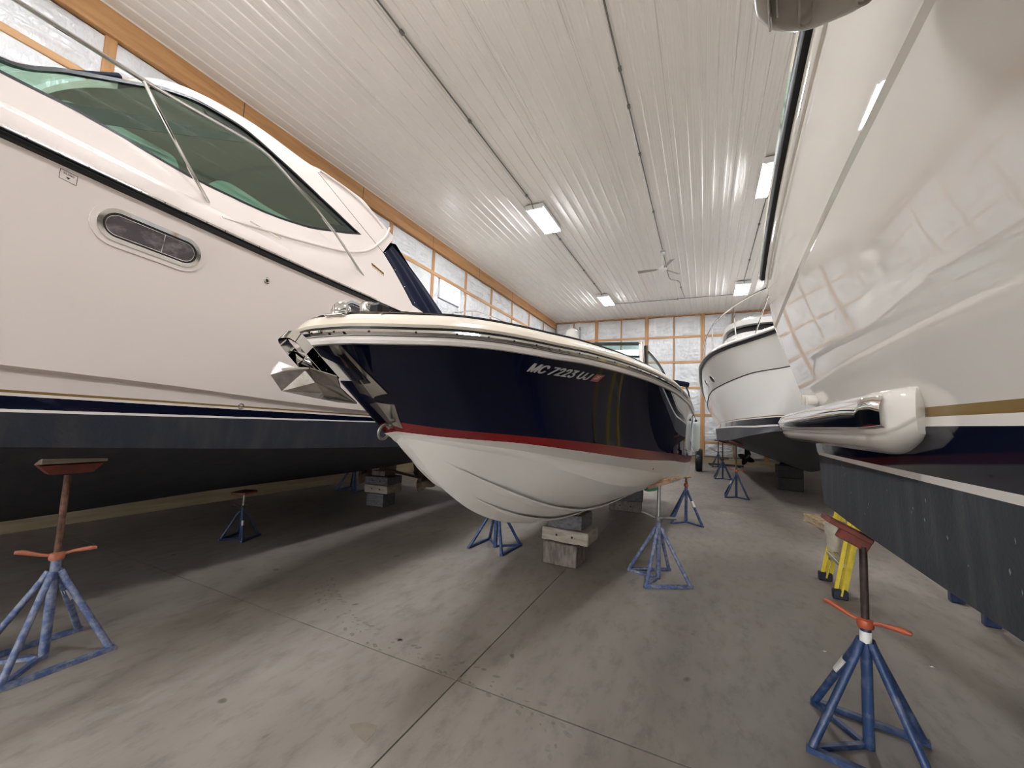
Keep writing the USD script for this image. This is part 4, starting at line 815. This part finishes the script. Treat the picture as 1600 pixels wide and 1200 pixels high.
obj(B4, 'deck', band(offset_curve(k_sheer, .06, .1, 7.1), offset_curve(k_sheer, 9., .3, 7.6), 8, 0, .05), 'gel_cool', smooth=60)
def ring(cx, hx, y0, y1, z, n=36, sq=3.2):
    a = np.linspace(0, 2*np.pi, n+1)[:-1]; c, s = np.cos(a), np.sin(a)
    return np.column_stack([cx+hx*np.sign(c)*np.abs(c)**(2/sq), (y0+y1)/2+(y1-y0)/2*np.sign(s)*np.abs(s)**(2/sq), np.full(n, z)])
def house(rings): return grid(np.stack([np.vstack([r, r[:1]]) for r in rings]))
obj(B4, 'cabin', house([ring(X4, 1.42, 10.2, 16, 2.7), ring(X4, 1.38, 10.6, 16, 3.1), ring(X4, 1.36, 10.9, 16, 3.30)]), 'gel_cool', smooth=40)
WG = obj(B4, 'cabin_window', house([ring(X4, 1.355, 10.9, 15.9, 3.30), ring(X4, 1.31, 11.5, 15.8, 3.72)]), 'dark_band', smooth=40)
for k in (-1.0, -.34, .34, 1.0): obj(WG, 'window_bar', bar((X4+k, 10.92, 3.28), (X4+k*.97, 11.52, 3.74), .06, .04), 'gel_cool', smooth=False)
for y in (12.2, 13.6, 15.0):
    for s in (-1, 1): obj(WG, 'window_bar', bar((X4+s*1.36, y-.15, 3.28), (X4+s*1.31, y, 3.74), .05, .06), 'gel_cool', smooth=False)
obj(B4, 'cabin_brow', house([ring(X4, 1.31, 11.45, 15.9, 3.70), ring(X4, 1.38, 11.3, 16, 3.73), ring(X4, 1.38, 11.3, 16, 3.82), ring(X4, 1.33, 11.5, 16, 3.88)]), 'gel_cool', smooth=40)
obj(B4, 'upper_screen', house([ring(X4, 1.30, 11.6, 15.9, 3.87), ring(X4, 1.24, 12.0, 15.8, 4.12)]), 'dark_band', smooth=40)
obj(B4, 'hardtop', house([ring(X4, 1.24, 11.9, 15.9, 4.11), ring(X4, 1.33, 11.8, 16, 4.13), ring(X4, 1.34, 11.8, 16, 4.27), ring(X4, 1.2, 12.1, 15.8, 4.40), ring(X4, .1, 13.5, 14, 4.46)]), 'gel_cool', smooth=40)
rail_pts = [(X4, 6.75, 3.80), (1.35, 6.95, 3.76), (.96, 7.35, 3.69), (.45, 8.21, 3.60), (.14, 9.15, 3.48), (.03, 10.0, 3.39), (-.02, 11.2, 3.26), (-.01, 12.4, 3.02), (.0, 13.0, 2.80), (.0, 13.3, 2.56)]
for s in (1, -1):
    q = np.array(rail_pts); q[:, 0] = X4+s*(q[:, 0]-X4); BRL = obj(B4, 'bow_rail', tube(smooth_path(q, 60), .016, 8), 'chrome')
    for (a, b) in (((.96, 7.35, 3.69), (.80, 8.06, 3.06)), ((.47, 8.18, 3.60), (.55, 8.62, 3.02)), ((.14, 9.15, 3.48), (.16, 9.3, 2.92)), ((.03, 10.1, 3.38), (.02, 10.3, 2.82)), ((-.02, 11.2, 3.26), (-.03, 11.4, 2.70))):
        a, b = np.array(a), np.array(b); a[0], b[0] = X4+s*(a[0]-X4), X4+s*(b[0]-X4); obj(BRL, 'stanchion', cyl(a, b, .013, 8), 'chrome')
for c_, n_ in (((.16, 9.90, 2.476), (-.80, -.21, -.56)), ((.048, 10.571, 2.458), (-.88, -.09, -.46))):
    c_, n_ = np.array(c_), np.array(n_)/np.linalg.norm(n_)
    vt = obj(B4, 'hull_vent', cyl(c_-n_*.03, c_+n_*.012, .085, 22), 'chrome', smooth=30); obj(vt, 'vent_opening', cyl(c_, c_+n_*.016, .070, 22), 'black_rubber', smooth=30)
for s in (-1, 1):
    obj(B4, 'propeller_shaft', cyl((X4+s*.55, 14.8, .62), (X4+s*.55, 16.1, .42), .025), 'black_rubber'); obj(B4, 'strut', bar((X4+s*.55, 15.9, .45), (X4+s*.55, 15.8, .85), .14, .04, (0, 1, 0)), 'black_rubber')
    obj(B4, 'propeller', [move(m, (X4+s*.55, 16.15, .42)) for m in propeller(.27, 4)], 'black_rubber', smooth=40)

# ------------------------------------------------------------------ 5. cruiser behind the left one (rail, dome and foredeck peep over)
X5 = -4.7
j_sheer = Curve(X5, [(7.35,0,2.86),(7.4,.25,2.86),(7.9,.7,2.82),(9,1.2,2.74),(11,1.52,2.62),(17.3,1.45,2.4)])
j_chi = Curve(X5, [(8.6,0,1.4),(9.2,.5,1.25),(10.5,1.0,1.1),(12.5,1.25,1.0),(17.2,1.25,.95)])
j_keel = Curve(X5, [(8.65,0,1.35),(9.3,0,.85),(10.5,0,.6),(13,0,.52),(17.2,0,.52)])
B5 = thing('express_cruiser', 'white cruiser mostly hidden behind the navy motorboat, bow rail peeping over its deck edge', 'boat')
obj(B5, 'hull_topside', band(j_sheer, j_chi, 8, 0), 'gel_cool', smooth=60); obj(B5, 'hull_bottom', band(j_chi, j_keel, 6), 'bottom_back', smooth=60)
obj(B5, 'transom', transom([j_sheer, j_chi, j_keel]), 'gel_cool', smooth=False)
obj(B5, 'deck', band(j_sheer, offset_curve(j_sheer, 9., .12, 7.6), 6, 0, .03), 'gel_cool', smooth=60)
obj(B5, 'rub_rail', sweep(loop(j_sheer), [(-.01, -.03), (.02, -.02), (.02, .02), (-.01, .03)]), 'black_rubber')
obj(B5, 'cabin', house([ring(X5, 1.1, 10.3, 16, 2.7), ring(X5, 1.0, 11.2, 16, 3.1), ring(X5, .9, 11.8, 15.5, 3.5), ring(X5, .1, 13, 14, 3.55)]), 'gel_cool', smooth=40)
for s in (1, -1):
    q = np.array([(X5, 7.15, 3.63), (X5+.25, 7.2, 3.64), (X5+.50, 7.5, 3.60), (X5+.95, 8.5, 3.40), (X5+1.25, 9.6, 3.15), (X5+1.42, 10.6, 2.90), (X5+1.47, 11.1, 2.66)]); q[:, 0] = X5+s*(q[:, 0]-X5)
    b5 = obj(B5, 'bow_rail', tube(smooth_path(q, 40), .014, 8), 'chrome')
    for (a, b) in (((.25, 7.2, 3.64), (.20, 7.45, 2.90)), ((.95, 8.5, 3.40), (1.02, 8.7, 2.80)), ((1.25, 9.6, 3.15), (1.30, 9.7, 2.74))): obj(b5, 'stanchion', cyl((X5+s*a[0], a[1], a[2]), (X5+s*b[0], b[1], b[2]), .011, 8), 'chrome')
RD = thing('radar_dome', 'white radar dome on a short mast near the back left corner', 'radar dome', (-3.86, 12.4, 3.52))
obj(RD, 'dome', lathe([(0, .88), (.08, .87), (.17, .80), (.21, .68), (.205, .58), (.19, .50), (0, .50)], 22), 'gel_white', smooth=60)
obj(RD, 'mast', [tube([(0, 0, -.02), (0, 0, .5)], [.06, .045], 12)], 'gel_white')
obj(RD, 'anchor_lamp', [cyl((.27, 0, .30), (.27, 0, .82), .018), lathe([(0, .80), (.035, .81), (.035, .9), (0, .92)], 12).apply_translation([.27, 0, 0]), cyl((0, 0, .42), (.27, 0, .34), .02)], 'conduit')

# ------------------------------------------------------------------ 6. bow overhead behind the viewer: only its pulpit shows
B6 = thing('overhanging_bow', 'bow overhead whose rounded grey pulpit hangs in at the top right edge', 'boat', (.095, 0, 0), -9)
PZ = 2.335
def pulpit():
    ys = np.r_[np.linspace(0, .93, 13), np.linspace(.94, 1, 13)]; P = []
    for u in ys:
        y = -1.4+2.52*u; w = .150*max(0., 1-max(0, (u-.94)/.06)**2.2)**.5 if u > .94 else .150+.10*(.94-u)
        w = max(w, .003); h_ = .085*(.25+.75*min(1, w/.150)); zb = PZ+.008*max(0, (u-.9)/.1)**2+(.86-min(u, .86))*.06
        a = np.linspace(0, 2*np.pi, 29)[:-1]; c, s_ = np.cos(a), np.sin(a)
        x = w*np.sign(c)*np.abs(c)**.55; z = zb+.045+h_*.5*np.sign(s_)*np.abs(s_)**.7
        P.append(np.column_stack([x, np.full(28, y), z]))
    P = np.array(P); P = np.concatenate([P, P[:, :1]], 1); return grid(P)
obj(B6, 'pulpit', pulpit(), 'pulpit_gel', smooth=60, label='rounded grey pulpit with moulded grooves below')
for x, y0, y1 in ((-.050, .5, 1.06), (.052, .5, 1.065)):
    q = LineString([(x, y0), (x, y1-.015)]).buffer(.016, 8); rg = q.difference(q.buffer(-.005))
    obj(B6, 'pulpit_groove', prism(rg, lambda a, b, t: np.column_stack([a, b, PZ-.002+t*.6]), .012, None), 'pulpit_gel', smooth=False)
obj(B6, 'roller_cheek', [cbox(-.122, -.115, .4, 1.03, PZ-.004, PZ+.04, .003), cbox(-.108, -.103, .4, 1.0, PZ-.004, PZ+.04, .002)], 'steel_brushed', smooth=False)
hb6 = lambda pts: Curve(0., pts)
m_s = hb6([(-.55,0,2.46),(-.62,.16,2.46),(-1.1,.42,2.45),(-2,.58,2.42),(-4,.75,2.38),(-6.5,.8,2.36)]); m_c = hb6([(-2.3,0,1.45),(-3,.3,1.3),(-4.5,.6,1.1),(-6.5,.65,1.0)]); m_k = hb6([(-2.35,0,1.4),(-3,0,.95),(-4.2,0,.6),(-6.5,0,.52)])
obj(B6, 'hull_topside', band(m_s, m_c, 8, 0), 'gel_cool', smooth=60); obj(B6, 'hull_bottom', band(m_c, m_k, 5), 'bottom_back', smooth=60)
d6 = m_s.c.copy(); dk = np.stack([np.column_stack([d6[:, 1], d6[:, 0], d6[:, 2]]), np.column_stack([-d6[:, 1], d6[:, 0], d6[:, 2]])], 1); obj(B6, 'deck', grid(dk), 'gel_cool', smooth=60)

# ================================================================== STANDS, BLOCKS, FLOOR THINGS
def local(m, x, y, rz):                                             # world mesh -> the stand's own axes
    m = m.copy(); m.apply_translation([-x, -y, 0]); return move(m, rz=-rz)
S = stand('worn blue boat stand in the left foreground with orange handles and a grey wood pad', -3.235, 1.03, 0, 1.0, paint='stand_blue_worn', handle='orange_worn', hz=70, tape=3)
obj(S, 'pad_bracket', [prism(Polygon([(-.13, .0), (.13, .0), (.085, -.05), (-.085, -.05)]), lambda a, b, t: np.column_stack([t-.02, a, b+1.044]), .075, None)], 'red_pad', smooth=False)
obj(S, 'pad_board', [move(cbox(-.05, .05, -.135, .135, -.034, .034, .005), (.03, 0, 1.082), ry=-7)], 'pad_wood', smooth=False, label='grey wood pad board')
S = stand('blue boat stand in the right foreground with bright orange handles and tilted red pad', .67, 2.47, -103, .90, rod='rust_dark', hz=74, tape=0)
obj(S, 'pad_bracket', [local(move(cbox(-.06, .07, -.012, .012, -.035, .012, .004), (.635, 2.47, .918), ry=26), .67, 2.47, -103)], 'red_pad', smooth=False)
obj(S, 'pad_board', [local(move(cbox(-.085, .095, -.07, .07, -.012, .012, .004), (.605, 2.47, .957), ry=26), .67, 2.47, -103)], 'red_pad', smooth=False)
obj(S, 'label_sticker', cyl((0, 0, .455), (0, 0, .505), .0226, 14), 'label_white', label='white paper label round the tube')
S = stand('scuffed pale blue boat stand under the port bow quarter of the navy boat, galvanised rod', -.38, 4.08, -60, .88, rod='galvanised', handle='conduit', paint='stand_blue_worn', hz=65)
obj(S, 'pad_board', [local(m, -.38, 4.08, -60) for m in (move(cbox(-.15, .17, -.05, .05, -.011, .011, .003), (-.36, 4.08, .885), ry=-17), move(cbox(-.11, .11, -.06, .06, -.015, .015, .003), (-.39, 4.06, .862), ry=-20, rz=20))], 'pad_brown', smooth=False, label='splintered brown wood pad')
obj(S, 'strap', [local(tube([(-.50, 4.0, .80), (-.475, 4.0, .803), (-.41, 4.01, .815), (-.385, 4.02, .82)], [.008, .016, .016, .008], 8), -.38, 4.08, -60)], 'green_strap', label='green strap roll')
S = stand('blue boat stand half hidden under the starboard bow of the navy boat', -2.06, 4.07, 176, .86, hz=20)
obj(S, 'pad_board', [tilt_plate(.22, .12, .03, ry=20, z=.855)], 'pad_brown', smooth=False)
S = stand('blue boat stand by the navy boat stern with short rusty rod and taped leg', -.24, 6.64, 6, .665, tape=1, hz=80)
obj(S, 'pad_board', [tilt_plate(.14, .1, .02, ry=-10, z=.655)], 'pad_brown', smooth=False)
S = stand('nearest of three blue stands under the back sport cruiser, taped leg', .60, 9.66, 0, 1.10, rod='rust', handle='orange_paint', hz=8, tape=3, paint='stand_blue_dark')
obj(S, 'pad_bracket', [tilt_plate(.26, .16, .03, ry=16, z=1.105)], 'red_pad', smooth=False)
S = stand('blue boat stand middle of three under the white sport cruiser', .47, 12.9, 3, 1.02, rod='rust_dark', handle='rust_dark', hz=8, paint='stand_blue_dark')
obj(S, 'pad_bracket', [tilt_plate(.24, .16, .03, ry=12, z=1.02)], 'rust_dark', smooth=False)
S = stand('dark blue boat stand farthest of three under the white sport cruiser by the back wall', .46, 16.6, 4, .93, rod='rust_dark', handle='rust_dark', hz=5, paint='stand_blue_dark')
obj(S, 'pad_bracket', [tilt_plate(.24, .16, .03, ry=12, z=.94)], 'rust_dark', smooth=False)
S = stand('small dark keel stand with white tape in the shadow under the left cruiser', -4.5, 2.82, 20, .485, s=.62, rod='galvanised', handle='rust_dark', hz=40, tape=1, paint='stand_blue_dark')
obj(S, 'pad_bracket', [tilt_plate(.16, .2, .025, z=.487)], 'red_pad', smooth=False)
S = stand('blue boat stand on the wall side behind the timber stack of the left cruiser', -5.75, 5.55, 10, .82, hz=20)
obj(S, 'pad_board', [tilt_plate(.22, .14, .03, ry=17, z=.83)], 'pad_brown', smooth=False)
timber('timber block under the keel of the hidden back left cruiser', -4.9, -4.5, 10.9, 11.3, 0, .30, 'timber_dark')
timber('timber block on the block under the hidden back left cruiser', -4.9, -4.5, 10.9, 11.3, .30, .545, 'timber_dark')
timber('square grey-brown timber block at the bottom of the stack under the navy bow', -1.44, -1.09, 3.90, 4.28, 0, .215, 'timber_brown', -3)
timber('pale bolted timber beam in the middle of the stack under the navy bow', -1.47, -.99, 3.93, 4.27, .215, .345, 'timber_light', -3, 2)
timber('grey timber block topping the stack under the navy bow', -1.41, -1.06, 3.94, 4.28, .345, .49, 'timber_grey', -3)
timber('thin brown board wedged between keel and stack under the navy bow', -1.36, -1.10, 3.99, 4.25, .49, .506, 'pad_brown', -3)
timber('lower dark timber of the stack under the navy stern', -1.42, -.92, 6.84, 7.2, 0, .17, 'timber_brown', 6, 2)
timber('upper dark timber of the stack under the navy stern', -1.42, -.90, 6.84, 7.2, .17, .40, 'timber_grey', 6)
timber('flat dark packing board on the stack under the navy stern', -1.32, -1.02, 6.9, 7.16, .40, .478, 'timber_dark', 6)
timber('grey-blue timber block standing on the floor under the left cruiser keel', -4.67, -4.36, 4.78, 5.08, 0, .20, 'timber_grey', 5)
timber('bolted grey timber lower beam of the stack under the left cruiser', -4.70, -4.28, 4.76, 5.12, .20, .325, 'timber_light', 5, 2)
timber('bolted grey timber upper beam of the stack under the left cruiser', -4.70, -4.28, 4.76, 5.12, .325, .45, 'timber_grey', 5, 2)
timber('small brown packing board between stack and keel of the left cruiser', -4.62, -4.38, 4.8, 5.08, .45, .535, 'timber_brown', 5)
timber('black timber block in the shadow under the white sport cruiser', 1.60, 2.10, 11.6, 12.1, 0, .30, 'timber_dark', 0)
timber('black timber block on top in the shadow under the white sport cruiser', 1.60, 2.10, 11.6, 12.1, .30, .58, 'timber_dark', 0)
timber('timber block under the right yacht keel out of the light', 2.3, 2.7, 1.2, 1.6, 0, .25, 'timber_brown', 0)
timber('timber block between floor block and keel of the right yacht', 2.3, 2.7, 1.2, 1.6, .25, .49, 'timber_grey', 0)
single('floor_beam', [cbox(.15, 1.30, 17.02, 17.22, .03, .08, .01), cbox(.2, .3, 17.02, 17.2, 0, .03, .004), cbox(1.1, 1.2, 17.02, 17.2, 0, .03, .004)], 'timber_dark', 'low dark beam lying on the floor by the far stand at the back wall', 'beam', False)

# step ladder
LD = thing('stepladder', 'yellow fibreglass stepladder with aluminium treads behind the right yacht stern', 'ladder', (1.045, 4.70, 0))
H_, lean = 2.40, .46
def rail_pt(sy, f): return np.array([f*lean, sy*(.235-.085*f), f*H_])
for sy in (-1, 1):
    a, b = rail_pt(sy, .012), rail_pt(sy, 1.); r = obj(LD, 'front_rail', [bar(a, b, .012, .075, (0, 1, 0)), bar(a+[.033, -sy*.012, 0], b+[.033, -sy*.012, 0], .028, .008, (0, 1, 0)), bar(a+[-.033, -sy*.012, 0], b+[-.033, -sy*.012, 0], .028, .008, (0, 1, 0))], 'ladder_yellow', smooth=False)
    q = rail_pt(sy, 0.); obj(r, 'rail_foot', [cbox(q[0]-.05, q[0]+.055, q[1]-.03, q[1]+.03, 0, .075, .008)], 'ladder_foot', smooth=False)
    a, b = np.array([.92, sy*.235, .03]), np.array([.52, sy*.15, H_-.04]); rr_ = obj(LD, 'rear_rail', bar(a, b, .02, .05, (0, 1, 0)), 'ladder_yellow', smooth=False)
    obj(rr_, 'rail_foot', [cbox(.87, .965, sy*.235-.03, sy*.235+.03, 0, .085, .008)], 'stand_blue_dark', smooth=False)
    obj(LD, 'spreader', bar((.26, sy*.18, 1.25), (.70, sy*.18, 1.25), .006, .022), 'aluminium', smooth=False)
for k in range(1, 8):
    f = k*.2825/H_; q = rail_pt(1, f); w = .225-.085*f
    tr = obj(LD, 'tread', [cbox(q[0]-.045, q[0]+.045, -w, w, q[2]-.03, q[2], .003)] + [box(q[0]-.04+j*.018, q[0]-.03+j*.018, -w, w, q[2], q[2]+.004) for j in range(5)], 'aluminium', smooth=False)
    for sy in (-1, 1): obj(tr, 'gusset', bar((q[0]-.02, sy*w*.97, q[2]-.03), (q[0]-.03, sy*w*.72, q[2]-.07), .02, .006), 'aluminium', smooth=False)
for z in (.6, 1.2, 1.8): obj(LD, 'rear_bar', bar((.92-.40*(z/H_), -.20, z), (.92-.40*(z/H_), .20, z), .03, .012), 'aluminium', smooth=False)
obj(LD, 'top_cap', cbox(.40, .60, -.19, .19, H_-.03, H_+.03, .012), 'ladder_yellow')
CU = thing('plastic_cone', 'off-white tapered plastic cup hanging wide end up at the stepladder side', 'cup', (1.06, 4.66, .345))
obj(CU, 'cup_wall', lathe([(0, .0), (.042, 0), (.046, .006), (.072, .21), (.078, .235), (.070, .235), (.041, .015), (0, .012)], 22), 'plastic_cup', smooth=50)
obj(CU, 'hook', tube([(.06, .0, .22), (.085, .0, .25), (.11, .0, .22), (.105, .0, .19)], .005, 6), 'galvanised')
# pallet
PL = thing('wooden_pallet', 'light wooden pallet lying on the floor beyond the stepladder', 'pallet', (1.97, 7.62, 0), 8)
for k in range(7): obj(PL, 'deck_board', cbox(-.5, .5, -.42+k*.13-.038, -.42+k*.13+.038, .102, .120, .003), 'pallet_wood', smooth=False)
for x in (-.46, 0, .46): obj(PL, 'stringer', cbox(x-.02, x+.02, -.47, .41, .018, .101, .003), 'pallet_wood', smooth=False)
for y in (-.40, 0, .34): obj(PL, 'bottom_board', cbox(-.5, .5, y-.045, y+.045, 0, .017, .003), 'pallet_wood', smooth=False)
# tyre beyond the navy stern
TY = thing('trailer_wheel', 'black trailer tyre standing beyond the port stern of the navy motorboat', 'wheel', (-.15, 14.45, .36))
obj(TY, 'tyre', lathe([(.20, -.09), (.31, -.105), (.345, -.09), (.358, -.05), (.358, .05), (.345, .09), (.31, .105), (.20, .09)], 30, 'x'), 'black_rubber', smooth=40)
obj(TY, 'rim', lathe([(0, -.03), (.06, -.03), (.08, -.06), (.19, -.05), (.205, -.085), (.205, .085), (.19, .06), (0, .03)], 24, 'x'), 'galvanised', smooth=40)
# tyre prints on the concrete
prints = []; rr = random.Random(4)
tr = smooth_path([(-2.95, 2.6, 0), (-2.5, 2.28, 0), (-2.05, 2.10, 0), (-1.6, 2.05, 0), (-1.2, 2.05, 0), (-.8, 1.98, 0), (-.45, 1.72, 0), (-.25, 1.5, 0)], 64)
for i in range(1, 63):
    t = tr[i+1]-tr[i-1]; t /= np.linalg.norm(t); n = np.array([-t[1], t[0], 0])
    for q in (-1.5, -.5, .5, 1.5):
        if rr.random() < .35+.12*abs(math.sin(i*.4)): continue
        c = tr[i]+n*(q*.045+rr.uniform(-.01, .01))+t*rr.uniform(-.018, .018); w = rr.uniform(.5, 1.3)*(1.15 if abs(q) > 1 else .7); k = 7
        an = np.linspace(0, 2*np.pi, k+1)[:-1]; sg = 1 if q > 0 else -1
        pl = np.array([c+t*(.016*w*math.cos(a)+.007*w*math.sin(a)*sg)*rr.uniform(.6, 1.2)+n*.013*w*math.sin(a)*rr.uniform(.6, 1.2) for a in an]); pl[:, 2] = .0010
        prints.append(trimesh.Trimesh(pl, [(0, m_, m_+1) for m_ in range(1, k-1)], process=False))
STN = Polygon([(-1.43, 1.475), (-1.385, 1.51), (-1.33, 1.52), (-1.315, 1.485), (-1.31, 1.44), (-1.36, 1.45)]).buffer(.008)
obj(FLOOR, 'oil_stain', prism(STN, lambda a, b, t: np.column_stack([a, b, t]), .0008, None), 'stain_tan', smooth=False)
for (x, y, lab) in ((.70, 3.36, 'tiny white paper scrap on the floor left of the right foreground stand'), (1.26, 3.49, 'tiny white paper scrap on the floor right of the right foreground stand')):
    single('paper_scrap', prism(Polygon([(x-.012, y), (x, y-.007), (x+.013, y-.002), (x+.004, y+.009)]), lambda a, b, t: np.column_stack([a, b, t+.001+.004*np.abs(np.sin(a*90))]), .001, .01), 'label_white', lab, 'scrap')
obj(FLOOR, 'tyre_print', prints, 'tread_mark', smooth=False, kind='stuff')
